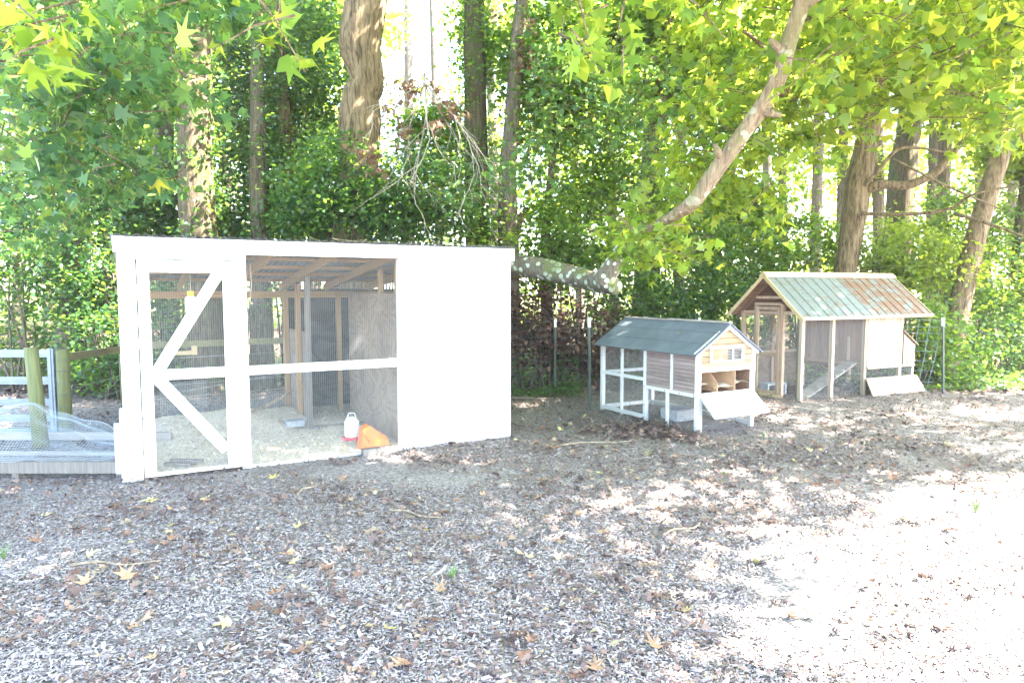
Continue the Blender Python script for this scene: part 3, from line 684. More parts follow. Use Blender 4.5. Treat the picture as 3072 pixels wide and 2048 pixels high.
# front gable: door
bx('rail', cz, H3, .0, .045, .06, W3 - .05, 1.27, 1.31)
dr = link('door', None, H3)
bx('stile', cz, dr, -.03, -.011, .40, .45, .05, 1.38); bx('stile', cz, dr, -.03, -.011, .81, .86, .05, 1.38)
bx('rail', cz, dr, -.03, -.011, .4501, .8099, 1.33, 1.38); bx('rail', cz, dr, -.03, -.011, .4501, .8099, .62, .68); bx('rail', cz, dr, -.03, -.011, .4501, .8099, .05, .1)
addwire((-.012, .42, .08), (0, 1, 0), (0, 0, 1), .42, 1.3, .014, .00038, dr)
MB().box(-.06, -.03, .84, .9, .70, .72).build('latch', M['steel'], dr)
bx('lintel', cz, H3, -.01, .035, .395, .869, 1.40, 1.44); bx('collar_tie', cz, H3, -.0, .04, .3, .9, 1.50, 1.54)
for x in (.005, 1.34, 2.2):
    for sgn in (-1, 1):
        MB().beam((x + .02, .6 + sgn * .7, roofz(.6 + .7) - .03), (x + .02, .6, roofz(.6) - .03), .035, .06).build('rafter', M['cedar'], H3)
bx('ridge_beam', M['cedar'], H3, -.12, 2.7, .585, .615, 1.75, 1.80)
# plates
bx('plate', cz_l, H3, .056, 2.25, .0, .04, 1.22, 1.29); bx('plate', cz, H3, .056, 2.25, W3 - .04, W3, 1.22, 1.29)
# roof boards under the sheets
for sgn in (-1, 1):
    for k in range(5):
        f0 = k / 5 * .72; f1 = f0 + .138
        ya, yb = .6 + sgn * f0, .6 + sgn * f1
        MB().prism([(-.13, ya, roofz(ya) + .004), (-.13, yb, roofz(yb) + .004), (-.13, yb, roofz(yb) + .018), (-.13, ya, roofz(ya) + .018)], (2.88, 0, 0)).build('roof_board', M['cedar'], H3)
# ribbed sheets
def ribbed(x0, x1, sgn, dz, rust):
    m = MB(); npan = 8; prof = []
    wdt = (x1 - x0) / npan
    for i in range(npan):
        a = x0 + i * wdt; prof += [(a, .0), (a + wdt * .82, .0), (a + wdt * .86, .014), (a + wdt * .94, .014), (a + wdt * .98, 0)]
    prof.append((x1, 0)); ye = .6 + sgn * .735; k = 0
    for i, (xx, h) in enumerate(prof):
        m.v += [(xx, .6, roofz(.6) + .024 + h + dz), (xx, ye, roofz(ye) + .024 + h + dz)]
        if i: m.f.append((k - 2, k, k + 1, k - 1) if sgn < 0 else (k - 2, k - 1, k + 1, k))
        k += 2
    return m.build('roof_sheet', M['rusty'], H3, False, rust=rust)
ribbed(-.16, 1.37, -1, .0, -.02); ribbed(1.35, 2.78, -1, .006, .1); ribbed(-.16, 1.37, 1, .0, 0.); ribbed(1.35, 2.78, 1, .006, .05)
ye = .6 - .735
MB().beam((-.17, ye - .012, roofz(ye) + .005), (1.36, ye - .012, roofz(ye) + .005), .02, .045).build('eave_board', M['paleboard'], H3); MB().beam((1.361, ye - .012, roofz(ye) + .009), (2.79, ye - .012, roofz(ye) + .009), .02, .045).build('eave_board', M['paleboard'], H3)
for xx in (-.172, 2.792):
    for sgn in (-1, 1): MB().beam((xx, .6 + sgn * .74, roofz(.6 + .74) + .0), (xx, .6, roofz(.6) + .0), .018, .05).build('barge_board', M['yrail'], H3)
MB().prism([(-.18, .53, 1.83), (-.18, .6, 1.885), (-.18, .67, 1.83), (-.18, .67, 1.855), (-.18, .6, 1.91), (-.18, .53, 1.855)], (1.53, 0, 0)).build('ridge_board', M['yrail'], H3)
MB().prism([(1.353, .53, 1.832), (1.353, .6, 1.887), (1.353, .67, 1.832), (1.353, .67, 1.857), (1.353, .6, 1.912), (1.353, .53, 1.857)], (1.45, 0, 0)).build('ridge_board', M['yrail'], H3)
# raised box: near wall of vertical boards
nb = 12; bw = (2.57 - 1.425) / nb
for i in range(nb):
    xa = 1.425 + i * bw; xb = xa + bw - .010
    def top(x): return 1.215 if x <= 2.255 else .955 - (x - 2.25) * .66
    if xa < 2.255 < xb: xb = 2.252
    MB().prism([(xa, -.012, .445), (xb, -.012, .445), (xb, -.012, top(xb)), (xa, -.012, top(xa if xa > 2.25 else xa))], (0, .012, 0)).build('wall_board', M['paleboard'], H3)
MB().beam((2.25, -.01, 1.0), (2.25, W3, 1.0), .001, .001)
MB().prism([(2.235, -.04, .985), (2.62, -.04, .735), (2.62, -.04, .755), (2.235, -.04, 1.005)], (0, W3 + .06, 0)).build('nest_roof', M['gable'], H3)
bx('bottom_rail', cz_l, H3, 1.43, 2.57, -.02, .03, .405, .444)
bx('nest_post', cz_l, H3, 2.52, 2.575, .0, .05, .0, .404); bx('nest_post', cz, H3, 2.52, 2.575, W3 - .05, W3, .0, .8)
bx('nest_end', M['paleboard'], H3, 2.572, 2.584, .0, W3, .42, .745)
bx('end_wall', M['paleboard'], H3, 2.25, 2.262, .055, W3 - .01, .9, 1.3); bx('box_back', cz, H3, 1.43, 2.25, W3 - .012, W3 - .001, .42, 1.22)
bx('box_floor', M['cedar'], H3, 1.38, 2.56, .03, W3 - .03, .40, .42)
for i in range(10):      # left wall of the box, seen through the run
    ya = .055 + i * .109
    zt = roofz(min(max(ya + .054, .0), 1.2)) - .05
    bx('wall_board', M['pinkboard'], H3, 1.40, 1.412, ya, ya + .105, .5, zt)
bx('pop_door', M['paleboard'], H3, 1.385, 1.399, .28, .32, .52, .9)
bx('box_rail', M['cedar'], H3, 1.385, 1.415, .05, W3 - .05, .44, .499)
bx('lower_plywood', M['ply'], H3, .06, 1.36, W3 - .012, W3 - .001, .0, .6)
bx('rail', cz, H3, .056, 1.36, W3 - .04, W3 - .013, .6, .64)
# ramp
rl = link('ramp', None, H3)
A_, B_ = Vector((1.34, .22, .50)), Vector((.30, .22, .03)); MB().beam(A_, B_, .24, .016).build('ramp_board', M['rampwood'], rl)
for k in range(6):
    p = A_.lerp(B_, .1 + k * .16) + Vector((-.008, 0, .017)); MB().beam(p - Vector((0, .11, 0)), p + Vector((0, .11, 0)), .03, .015, (0, 0, 1)).build('ramp_cleat', M['rampwood'], rl)
# wires of the run
addwire((.05, .02, .02), (1, 0, 0), (0, 0, 1), 1.33, 1.2, .014, .00038, H3); addwire((1.42, .02, .06), (1, 0, 0), (0, 0, 1), 1.1, .34, .014, .00038, H3)
addwire((.05, W3 - .045, .6), (1, 0, 0), (0, 0, 1), 1.33, .62, .014, .00038, H3); addwire((.02, .05, .02), (0, 1, 0), (0, 0, 1), .31, 1.25, .014, .00038, H3)
addwire((.02, .92, .02), (0, 1, 0), (0, 0, 1), .23, 1.25, .014, .00038, H3)
bx('toe_board', M['yrail'], H3, -.03, -.012, .36, 1.18, .0, .045)
c3, s3 = math.cos(R(26)), math.sin(R(26))
def h3(x, y, z=0.): return (4.22 + x * c3 - y * s3, 9.91 + x * s3 + y * c3, z)
m = MB(); m.box(0, .4, 0, .03, 0, .17).box(0, .4, .16, .19, 0, .17)
for xa in (0, .185, .37): m.box(xa, xa + .03, .0301, .1599, .0, .17)
a = m.build('cinder_block', M['concrete'], None, loc=h3(.12, .55, .0), rot=(R(90), 0, R(26)))
a.location = h3(.0, .78, 0); tag(a, 'grey cinder block on its side inside the tall coop door', 'cinder block')
m = MB().prism([(1.4, -.14, .0), (2.66, -.16, .0), (2.55, -.05, .27), (1.36, -.04, .27)], (0, -.014, .004))
a = m.build('leaning_board', M['paleboard'], None, loc=(4.22, 9.91, 0), rot=(0, 0, R(26))); tag(a, 'wide pale board leaning low against the tall coop', 'board')
for k, (pa, pb, lb) in enumerate((((.1, 1.0, .72), (.62, .7, 1.12), 'long bare roosting stick slanting up inside the tall coop'), ((.1, .95, .7), (.5, .75, .86), 'short bare roosting stick low inside the tall coop'))):
    a = MB().tube([pa, tuple((p + q) / 2 + .01 for p, q in zip(pa, pb)), pb], [.016, .014, .011], 7).build('roosting_stick', M['rampwood'], None, True, loc=(4.22, 9.91, 0), rot=(0, 0, R(26))); tag(a, lb, 'stick')

# ================================================================ FENCES, GATE, LOW CAGE
def tpost(name, parent, x, y, h, lean=(0, 0)):
    p = link(name, None, parent, (x, y, 0), (lean[0], lean[1], .3))
    MB().box(-.018, .018, -.003, .003, -.05, h - .13).box(-.003, .003, .0031, .03, -.05, h - .13).build('post_shaft', M['green_post'], p)
    MB().box(-.021, .021, -.006, .006, h - .13, h).box(-.006, .006, .0061, .033, h - .13, h).build('white_tip', M['cap'], p); return p
f = thing('wire_fence', 'dull woven wire fence strung behind the hutches in front of the woods', 'fence')
line = [(-1.6, 10.75), (.68, 10.7), (3.05, 11.1), (5.2, 12.2), (7.6, 13.2)]
for i, (a_, b_) in enumerate(zip(line[:-1], line[1:])):
    d = Vector((b_[0] - a_[0], b_[1] - a_[1], 0)); L = d.length
    m = MB(); hs = [0.02, .1, .19, .29, .4, .52, .64, .77, .9, 1.03, 1.14]
    for h in hs: m.beam((*a_, h), (*b_, h), .0028, .0028)
    nn = int(L / .075)
    for k in range(nn):
        p = Vector((*a_, 0)) + d * (k / nn); m.beam(p + Vector((0, 0, .02)), p + Vector((0, 0, 1.14)), .0022, .0022, (1, 0, 0))
    m.build('wire_mesh', M['wiredark'], f)
for x, y in line[1:4]: tpost('fence_post', f, x, y, 1.18)
t = tpost('metal_stake', None, 1.05, 9.1, 1.27, (0, R(-1))); tag(t, 'green steel stake with white tip left of the small hutch', 'stake')
t = thing('grid_fence', 'large grid wire panel on a green stake right of the tall coop', 'fence panel')
m = MB(); P0, P1 = Vector((6.05, 11.0, 0)), Vector((6.8, 10.78, 0))
for h in (.02, .17, .35, .5, .66, .82, .95, 1.05, 1.16): m.tube([P0 + Vector((0, 0, h)), P1 + Vector((-.1 * (1.16 - h), 0, h))], .003, 5)
for k in range(6):
    q = P0.lerp(P1, k / 5 * .98); m.tube([q + Vector((-.14 * k / 5 - .05, 0, .02)), q + Vector((-.05, .02, .6)), q + Vector((0, 0, 1.17))], .003, 5)
m.build('wire_grid', M['gate'], t); tpost('stake', t, 6.84, 10.72, 1.2, (R(-2), R(-1.5)))
# left: posts, rail, wires
f = thing('paddock_fence', 'green treated post and rail fence with plain wires behind white shed', 'fence')
MB().tube([(-5.04, 7.62, -.1), (-5.04, 7.62, .5), (-5.04, 7.62, .97)], [.072, .068, .066], 16, True, .05).build('round_post', M['greenpost'], f, True)
pts = [(-5.04, 7.7), (-5.25, 9.2), (-2.4, 11.3)]
for a_, b_ in zip(pts[:-1], pts[1:]):
    MB().beam((*a_, .88), (*b_, .84), .035, .09).build('rail', M['greenrail'], f)
    m = MB()
    for h in (.68, .5, .3, .12): m.tube([(*a_, h), (*b_, h)], .003, 4)
    m.tube([(*a_, .12), (*b_, .5)], .003, 4)
    m.build('fence_wire', M['wire'], f)
for x, y in pts[1:]: MB().tube([(x, y, -.1), (x, y, .95)], .065, 12).build('round_post', M['greenpost'], f, True)
m = MB()
for h in (.2, .33, .47, .6, .74, .86): m.tube([(-5.04 + .073 * math.cos(a), 7.62 + .073 * math.sin(a), h) for a in np.linspace(0, 6.28, 13)], .003, 4, False)
m.build('wire_wraps', M['wiredark'], f)
a = MB().tube([(-4.9, 7.0, -.1), (-4.92, 7.0, .5), (-4.95, 7.0, 1.05)], [.078, .07, .064], 16, True, .06).build('round_post', M['greenpost'], None, True); tag(a, 'leaning green treated round post standing in front of the metal gate', 'post')
g = thing('metal_gate', 'pale galvanised metal farm gate with five ribbed rails at left edge', 'gate')
for z in (.93, .625, .38, .2, .04):
    hgt = .085 if z > .5 else .075
    MB().box(-8.2, -5.19, 7.60, 7.63, z - hgt / 2, z + hgt / 2).box(-8.2, -5.19, 7.585, 7.5995, z - .012, z + .012).build('gate_rail', M['gate'], g)
MB().box(-5.189, -5.12, 7.58, 7.64, .0, .985).box(-5.165, -5.145, 7.57, 7.5799, .0, .985).build('gate_upright', M['gate'], g)
bx('gate_upright', M['gate'], g, -6.9, -6.85, 7.6301, 7.66, .0, .98)
# low cage
c = thing('low_wire_cage', 'low wire covered frame on the mulch left of the white shed', 'cage')
bx('front_board', M['greypost'], c, -5.6, -3.34, 5.80, 5.84, .06, .16); bx('leg', M['greypost'], c, -4.36, -4.30, 5.842, 5.9, -.01, .15); bx('leg', M['greypost'], c, -3.45, -3.39, 5.842, 5.9, -.01, .15)
bx('back_board', M['rampwood'], c, -5.6, -3.65, 7.2, 7.24, .04, .12); bx('floor_plank', M['greypost'], c, -5.4, -3.6, 6.0, 6.1, .1, .125); bx('floor_plank', M['rampwood'], c, -5.4, -3.7, 6.35, 6.43, .08, .105)
bx('side_board', M['white_old'], c, -3.42, -3.345, 5.79, 5.797, .06, .5)
def cage(u, v):   # u 0..1 along x, v 0..1 up and back
    x_ = -5.7 + 2.3 * u; hump = .25 + .11 * math.sin(u * 7.5 - 1.7) + .03 * math.sin(u * 19)
    y_ = 5.82 + .75 * v + .04 * math.sin(u * 9 + v * 4); z_ = .16 + hump * math.sin(v * 1.75) + .012 * math.sin(u * 40 + v * 9) + .01 * math.sin(v * 25 + u * 13)
    return (x_, y_, z_)
m = MB()
for i in range(96):
    u_ = (i + .5) / 96; m.tube([cage(u_ + .004 * math.sin(k), k / 13) for k in range(14)], .0013, 3, False)
for j in range(38):
    v_ = j / 37; m.tube([cage(k / 34, v_ + .006 * math.sin(k * .7)) for k in range(35)], .0013, 3, False)
m.build('wire_cover', M['wirec'], c)

# ================================================================ TREES
def tree_path(pts, Y, y_end=None):
    P = []; Rr = []
    n_ = len(pts)
    for i, (px, py, wpx) in enumerate(pts):
        Yi = Y if y_end is None else Y + (y_end - Y) * i / (n_ - 1)
        P.append(tuple(at(px, py, Yi))); Rr.append(wpx / 2 / 1568 * Yi)
    return P, Rr
def trunk_mesh(name, P, Rr, mat, parent, base=True, n_=18, rough=.14, sub=6, to_top=None):
    P = [tuple(p) for p in P]; Rr = list(Rr)
    if to_top: # carry on above what is in view
        d = Vector(P[0]) - Vector(P[1]); d.normalize(); q = Vector(P[0]) + d * to_top; P.insert(0, tuple(q)); Rr.insert(0, Rr[0] * .75)
    if base:
        a, b_ = Vector(P[-1]), Vector(P[-2]); d = (a - b_); t_ = (a.z + .1) / max(.05, -d.z) if d.z < 0 else 0
        q = a + d * min(t_, 3 / max(d.length, .01)); q.z = -.1
        if a.z > .5:
            mid = a.lerp(q, .75); P.append(tuple(mid)); Rr.append(Rr[-1] * 1.08)
        P.append(tuple(q)); Rr.append(Rr[-1] * 1.35)
    S4 = spline([(*p, r_) for p, r_ in zip(P, Rr)], sub)
    m = MB().tube([s[:3] for s in S4], [max(.004, s[3]) for s in S4], n_, True, rough, random.random() * 50)
    return m.build(name, mat, parent, True), P
def tree(label, pts, Y, mat, name='forest_tree', fol=None, top=3.0, **kw):
    P, Rr = tree_path(pts, Y)
    t = thing(name, label, 'tree')
    o, P2 = trunk_mesh('trunk', P, Rr, M[mat], t, to_top=top)
    return t, P, Rr
def limb(parent, pts, Y, mat, y_end=None, name='limb', n_=9, rough=.12):
    P, Rr = tree_path(pts, Y, y_end); return trunk_mesh(name, P, Rr, M[mat], parent, False, n_, rough)[0]
def blob(px, py, Y, rx, ry, rz, wt=None):
    p = at(px, py, Y); b = [p.x, p.y, p.z, rx, ry, rz]
    return tuple(b + ([wt] if wt else []))

specs = [
 ('tall trunk behind the round post and gate at far left', [(160, -150, 36), (160, 280, 42), (168, 500, 46), (165, 700, 50), (160, 820, 64)], 11, 'barkB',
   [(160, 130, 11, 1.3, .9, 1.1), (80, 480, 11.4, 1.0, .8, .9), (260, 420, 11.5, .9, .8, .8)], 'dark'),
 ('slim grey trunk left of the broad ivy covered trunk', [(388, -150, 34), (380, 200, 36), (375, 380, 40), (385, 600, 44)], 12.6, 'barkB',
   [(330, 60, 15, 1.8, 1.2, 1.6), (290, 350, 15.5, 1.2, 1, 1.2)], 'mid'),
 ('broad ridged trunk with ivy above the left end of the white shed', [(450, -200, 66), (448, 180, 72), (450, 400, 76), (465, 640, 80)], 10.7, 'barkA',
   [(560, 160, 12.2, .5, .4, .9), (350, 520, 12.0, .5, .5, .6)], 'dark'),
 ('slender vine clad trunk above the screen door', [(592, -100, 26), (592, 400, 36), (600, 700, 50)], 11.3, 'barkB',
   [(580, 300, 12.8, .4, .4, 1.1), (600, 40, 13, 1.0, .6, .8), (560, 520, 12.6, .8, .5, .4)], 'dark'),
 ('pale thin trunk leaning slightly above the wire window', [(636, -100, 22), (650, 150, 24), (660, 400, 28), (668, 600, 32)], 11.9, 'barkC',
   [(700, 60, 16, 1.2, 1, 1.2), (690, 330, 16, .9, .8, 1.2)], 'mid'),
 ('massive crooked tan trunk rising behind the middle of the white shed', [(868, -200, 78), (840, 0, 92), (826, 100, 88), (842, 185, 74), (828, 230, 84), (826, 300, 92), (815, 450, 96), (805, 600, 100)], 11, 'barkC',
   [(740, 470, 10.8, .9, .5, .6), (900, 480, 10.9, .7, .5, .5), (720, 100, 11.6, .5, .5, .9)], 'dark'),
 ('straight dark mossy trunk above the right part of the white shed', [(1085, -200, 44), (1088, 0, 47), (1092, 250, 52), (1098, 560, 56)], 12, 'barkA',
   [(1110, 130, 12.2, .35, .35, .7), (1090, 420, 11.8, .3, .3, .5), (1000, 330, 12.6, .7, .5, .8)], 'mid'),
 ('narrower curved trunk right of the straight mossy trunk', [(1225, -200, 24), (1192, 60, 30), (1178, 250, 34), (1166, 400, 40), (1168, 570, 48)], 11.5, 'barkB',
   [(1270, 150, 12, 1.0, .7, 1.1), (1240, 330, 12, .6, .5, .5)], 'mid'),
 ('thin trunk behind the lichen covered fallen limb', [(1282, 250, 16), (1258, 480, 18), (1252, 560, 22), (1255, 690, 27)], 12, 'barkB',
   [(1350, 250, 12.4, .9, .7, .9), (1330, 450, 12.4, .7, .6, .5)], 'mid'),
 ('reddish slim trunk half hidden left of the slanting limb', [(1496, -100, 22), (1492, 310, 28), (1486, 400, 30), (1472, 620, 30)], 14, 'barkB',
   [(1480, 130, 13.6, 1.3, 1.0, 1.3), (1560, 560, 13, .9, .8, .4)], 'mid'),
 ('stout trunk just above the ridge of the small hutch', [(1515, 300, 32), (1500, 500, 36), (1496, 660, 40)], 13, 'barkA',
   [(1640, 200, 13.4, 1.0, .9, 1.2), (1400, 420, 13, .7, .7, .6)], 'mid'),
 ('forked grey trunk rising behind the rusty coop roof', [(2070, -100, 34), (2022, 160, 38), (1995, 300, 44), (1972, 430, 54), (1955, 550, 48), (1938, 640, 50)], 12.8, 'barkC',
   [(2000, 60, 13, 1.2, .9, .8)], 'lime'),
 ('thick dark trunk right of the forked grey trunk', [(2098, -100, 46), (2092, 240, 50), (2072, 400, 58), (2062, 600, 62)], 15.5, 'barkA',
   [(2120, 60, 15.5, 1.7, 1.2, 1.3)], 'lime'),
 ('left of a pair of far slim trunks above the coop roof end', [(2148, -50, 22), (2148, 300, 24), (2140, 520, 28)], 19, 'barkA', [(2190, 100, 19, 1.8, 1.5, 1.6)], 'lime'),
 ('right of a pair of far slim trunks above the coop roof end', [(2182, -50, 22), (2172, 260, 26), (2164, 540, 28)], 17.5, 'barkA', [(2240, 200, 17, 1.2, 1.2, 1.2)], 'mid'),
 ('leaning trunk beyond the green stake and wire panel', [(2352, 180, 28), (2290, 380, 38), (2240, 550, 42), (2192, 760, 48)], 12.2, 'barkC', [(2330, 120, 12.2, 1.1, .8, .8)], 'lime'),
 ('thick pale trunk cut by the right edge of the view', [(2420, 200, 60), (2370, 500, 62), (2352, 690, 58)], 13.5, 'barkC', [(2400, 330, 13.5, 1.2, 1, .7)], 'lime'),
 ('faint far trunk above the peak of the rusty roof', [(1882, 50, 20), (1880, 330, 22), (1876, 480, 24)], 24, 'barkB', [(1850, 100, 24, 2.5, 2, 2)], 'lime'),
 ('faint far trunk above the gable of the small hutch', [(1758, 50, 18), (1762, 400, 20), (1764, 560, 24)], 22, 'barkB', [(1740, 150, 22, 2.0, 2, 2)], 'lime'),
 ('short thick dark trunk above the slate felt roof at right', [(1668, 430, 26), (1648, 520, 20), (1640, 600, 30)], 14.5, 'barkA', [(1700, 480, 14.5, .9, .8, .5)], 'mid'),
]
TR = {}
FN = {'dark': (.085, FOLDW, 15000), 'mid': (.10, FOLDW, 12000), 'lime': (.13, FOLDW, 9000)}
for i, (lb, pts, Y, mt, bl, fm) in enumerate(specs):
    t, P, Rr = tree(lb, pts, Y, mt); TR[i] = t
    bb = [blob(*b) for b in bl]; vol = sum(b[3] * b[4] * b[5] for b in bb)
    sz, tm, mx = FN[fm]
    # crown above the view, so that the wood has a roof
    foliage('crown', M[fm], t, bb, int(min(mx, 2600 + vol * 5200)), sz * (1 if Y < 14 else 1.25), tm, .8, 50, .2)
# branches of particular trees
limb(TR[11], [(1985, 440, 24), (2020, 425, 22), (2085, 425, 20), (2150, 395, 18), (2195, 345, 14), (2226, 305, 8)], 12.7, 'barkC', 12.0)
limb(TR[11], [(1985, 425, 10), (2015, 395, 9), (2060, 345, 8), (2110, 340, 6), (2170, 350, 4)], 12.6, 'barkC', 12.0)
limb(TR[11], [(2050, 365, 6), (2090, 385, 6), (2180, 430, 5), (2300, 480, 3)], 12.2, 'barkC', 11.5)
limb(TR[11], [(1975, 490, 9), (2080, 492, 8), (2180, 480, 7), (2240, 445, 6), (2340, 425, 4)], 12.5, 'barkC', 11.0)
limb(TR[15], [(2190, 490, 7), (2260, 510, 8), (2330, 535, 6), (2400, 560, 5)], 12, 'barkC', 11.0)
limb(TR[7], [(1172, 560, 26), (1190, 510, 22), (1212, 478, 10)], 11.5, 'barkA')
limb(TR[19], [(1645, 560, 16), (1625, 520, 18), (1660, 480, 16), (1690, 455, 10)], 14.4, 'barkA')
limb(TR[2], [(455, 190, 20), (400, 195, 26), (370, 172, 22), (320, 158, 18), (262, 150, 14), (240, 158, 8)], 10.6, 'barkA', 7.2, n_=12)
limb(TR[5], [(800, 500, 50), (785, 540, 40), (800, 560, 34), (790, 590, 30)], 10.6, 'barkA')
# ivy / vines on the trunks (leaves hugging the bark)
def ivy(ti, pts, Y, N, spread=.16, mat='dark', size=.075):
    P, Rr = tree_path(pts, Y); S4 = np.array(spline([(*p, r_) for p, r_ in zip(P, Rr)], 30))
    idx = RNG.integers(0, len(S4), N); a = RNG.uniform(0, 2 * np.pi, N); rr_ = S4[idx, 3] + np.abs(RNG.normal(0, spread, N))
    c_ = S4[idx, :3] + np.stack([np.cos(a) * rr_, np.sin(a) * rr_, RNG.normal(0, .1, N)], 1)
    dens = np.array([noise.noise(Vector(q) * 1.7) for q in c_]); k = dens > -.1; c_ = c_[k]
    link('ivy', scatter_mesh('ivy', c_, RNG.uniform(.6, 1.2, len(c_)) * size, FOLDW, M[mat], 1.0, RNG.beta(2, 2.5, len(c_))), TR[ti])
ivy(2, specs[2][1], 10.7, 4200); ivy(3, specs[3][1], 11.3, 5000, .22); ivy(6, specs[6][1], 12, 3800, .12, 'mid', .06); ivy(0, specs[0][1], 11, 1800); ivy(4, specs[4][1], 11.9, 1800, .2)
ivy(7, specs[7][1], 11.5, 900, .15, 'mid')
# more slim trunks further back, told apart singly
far = [(40, 22, 16), (110, 20, 18), (250, 20, 24), (330, 26, 22), (520, 24, 20), (720, 21, 26), (940, 25, 22), (1010, 22, 16), (1140, 26, 20), (1330, 20, 18), (1410, 24, 20), (1560, 26, 20), (1800, 28, 18), (1930, 25, 20), (2020, 24, 24), (2260, 24, 24), (2330, 20, 20)]
side = ['white crosshatched gate', 'round post', 'left corner of the white shed', 'screen door', 'door brace', 'wire window', 'shed window corner', 'blown out sky gap', 'shed white panel', 'lichen covered limb', 'small hutch left end', 'small hutch ridge', 'tall coop gable peak', 'rusty roof middle', 'rusty roof right half', 'green stake', 'right edge of view']
for (px, Y, wp), sd_ in zip(far, side):
    dx = random.uniform(-25, 25)
    t, P, Rr = tree('slim distant trunk deep in the woods above the ' + sd_, [(px + dx, -60, wp * .8), (px + dx * .4, 300, wp), (px, 620, wp * 1.15)], Y, random.choice(['barkB', 'barkA']), top=2)
    if not 900 < px < 1050: foliage('crown', M[random.choice(['mid', 'lime', 'lime'])], t, [blob(px + random.uniform(-60, 60), random.uniform(0, 160), Y, 2.2, 1.6, 1.8), blob(px + random.uniform(-60, 60), random.uniform(280, 420), Y, 1.5, 1.3, 1.2)], 4200, .16, FOLDW, .8, 40, .3)

# understorey shrubs and saplings, each its own bush
shr = [  # px, py(centre), Y, rx, ry, rz, mat, N, label
 (40, 610, 10.8, 1.1, .8, .9, 'dark', 9000, 'dark evergreen bush behind the metal gate'),
 (230, 600, 10.8, .8, .7, .9, 'dark', 8000, 'dark bush between the big left trunk and the white shed'),
 (60, 780, 11.5, 1.3, .8, .6, 'dark', 6000, 'low thicket seen through the rails of the gate'),
 (230, 800, 10.2, .6, .5, .6, 'dark', 4500, 'ivy bush behind the rail left of the white shed'),
 (400, 480, 12.9, 1.1, .8, 1.0, 'mid', 9000, 'evergreen bush towering over the shed door'),
 (520, 440, 12.6, .9, .8, 1.1, 'dark', 9000, 'tall evergreen bush over the door and window gap'),
 (690, 470, 12.4, 1.0, .7, .9, 'dark', 10000, 'glossy evergreen bush over the shed window'),
 (400, 760, 11.3, 1.0, .6, .8, 'dark', 5000, 'shaded bush seen through the screen door'),
 (780, 430, 10.6, .8, .6, .8, 'dark', 10000, 'dense bush in front of the massive crooked trunk'),
 (900, 470, 10.9, .9, .6, .8, 'dark', 9000, 'dense bush behind the dead hanging branches'),
 (1010, 450, 11.2, .7, .6, .8, 'dark', 7000, 'bush left of the straight mossy trunk'),
 (650, 300, 12.2, 1.0, .8, 1.0, 'dark', 8000, 'leafy holly sapling right of the thin pale trunk'),
 (560, 200, 12.6, 1.2, .8, 1.1, 'dark', 8000, 'vine laden sapling top between ivy trunks'),
 (720, 180, 12.4, .8, .7, 1.1, 'dark', 7000, 'dark sapling left of the massive crooked trunk'),
 (1260, 560, 11.7, .9, .7, .8, 'mid', 6500, 'light green bush right of the shed roof corner'),
 (1240, 850, 11.6, .9, .6, .6, 'dark', 5000, 'low dark bush behind fence right of the white shed'),
 (1330, 780, 11.3, .8, .5, .6, 'brownleaf', 5500, 'heap of dead brown brush behind the wire fence'),
 (1230, 740, 11.2, .5, .4, .6, 'brownleaf', 3500, 'dead brown vines beside the right edge of the white shed'),
 (1350, 560, 12.2, .9, .7, .8, 'mid', 6500, 'leafy bush above the lichen covered limb'),
 (1490, 700, 12.0, 1.0, .6, .55, 'dark', 7500, 'dark bush behind the small hutch roof'),
 (1600, 660, 12.3, .9, .7, .6, 'dark', 7500, 'evergreen bush between the two hutch roofs'),
 (1560, 500, 13.0, 1.0, .8, .7, 'dark', 8000, 'rounded evergreen under the slanting limb'),
 (1700, 610, 13.2, 1.0, .8, .8, 'mid', 7500, 'bright bush left of the rusty roof peak'),
 (1830, 560, 14.0, 1.2, .8, .7, 'mid', 7500, 'bush directly above the rusty roof peak'),
 (1700, 800, 12.4, 1.2, .6, .7, 'dark', 5500, 'ivy bush seen through the tall coop'),
 (2060, 570, 12.9, .8, .6, .7, 'lime', 5500, 'pale sunlit bush above the right end of the rusty roof'),
 (2150, 610, 12.4, .6, .5, .5, 'lime', 3500, 'pale yellow green sprays beside the rusty roof end'),
 (2130, 780, 11.9, .6, .5, .7, 'mid', 5500, 'bush behind the large grid wire panel'),
 (2290, 640, 13.2, 1.1, .8, .9, 'mid', 8000, 'bush right of the leaning trunk'),
 (2330, 780, 12.6, 1.1, .7, .5, 'dark', 7500, 'low ivy thicket at the right end of the yard'),
 (2230, 500, 14.2, 1.0, .8, .9, 'mid', 7000, 'bush behind the leaning trunk'),
]
stem_m = M['barkB']
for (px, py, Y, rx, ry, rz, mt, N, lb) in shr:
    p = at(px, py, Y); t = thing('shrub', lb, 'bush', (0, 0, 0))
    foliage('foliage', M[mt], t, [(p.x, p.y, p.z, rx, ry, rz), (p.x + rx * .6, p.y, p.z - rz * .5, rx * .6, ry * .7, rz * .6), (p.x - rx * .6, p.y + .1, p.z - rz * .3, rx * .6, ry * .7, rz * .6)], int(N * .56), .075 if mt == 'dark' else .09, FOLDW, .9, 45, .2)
    m = MB()
    for k in range(6):
        q = Vector((p.x + random.uniform(-1, 1) * rx * .6, p.y + random.uniform(-.3, .3), p.z + random.uniform(-.2, .8) * rz)); b0 = Vector((p.x + random.uniform(-.3, .3), p.y + random.uniform(-.2, .2), -.05))
        mid = b0.lerp(q, .5) + Vector((random.uniform(-.15, .15), 0, .1)); m.tube(spline([tuple(b0), tuple(mid), tuple(q)], 4), [.022, .02, .019, .018, .016, .014, .011, .008, .005], 5)
    m.build('stem', stem_m, t, True)
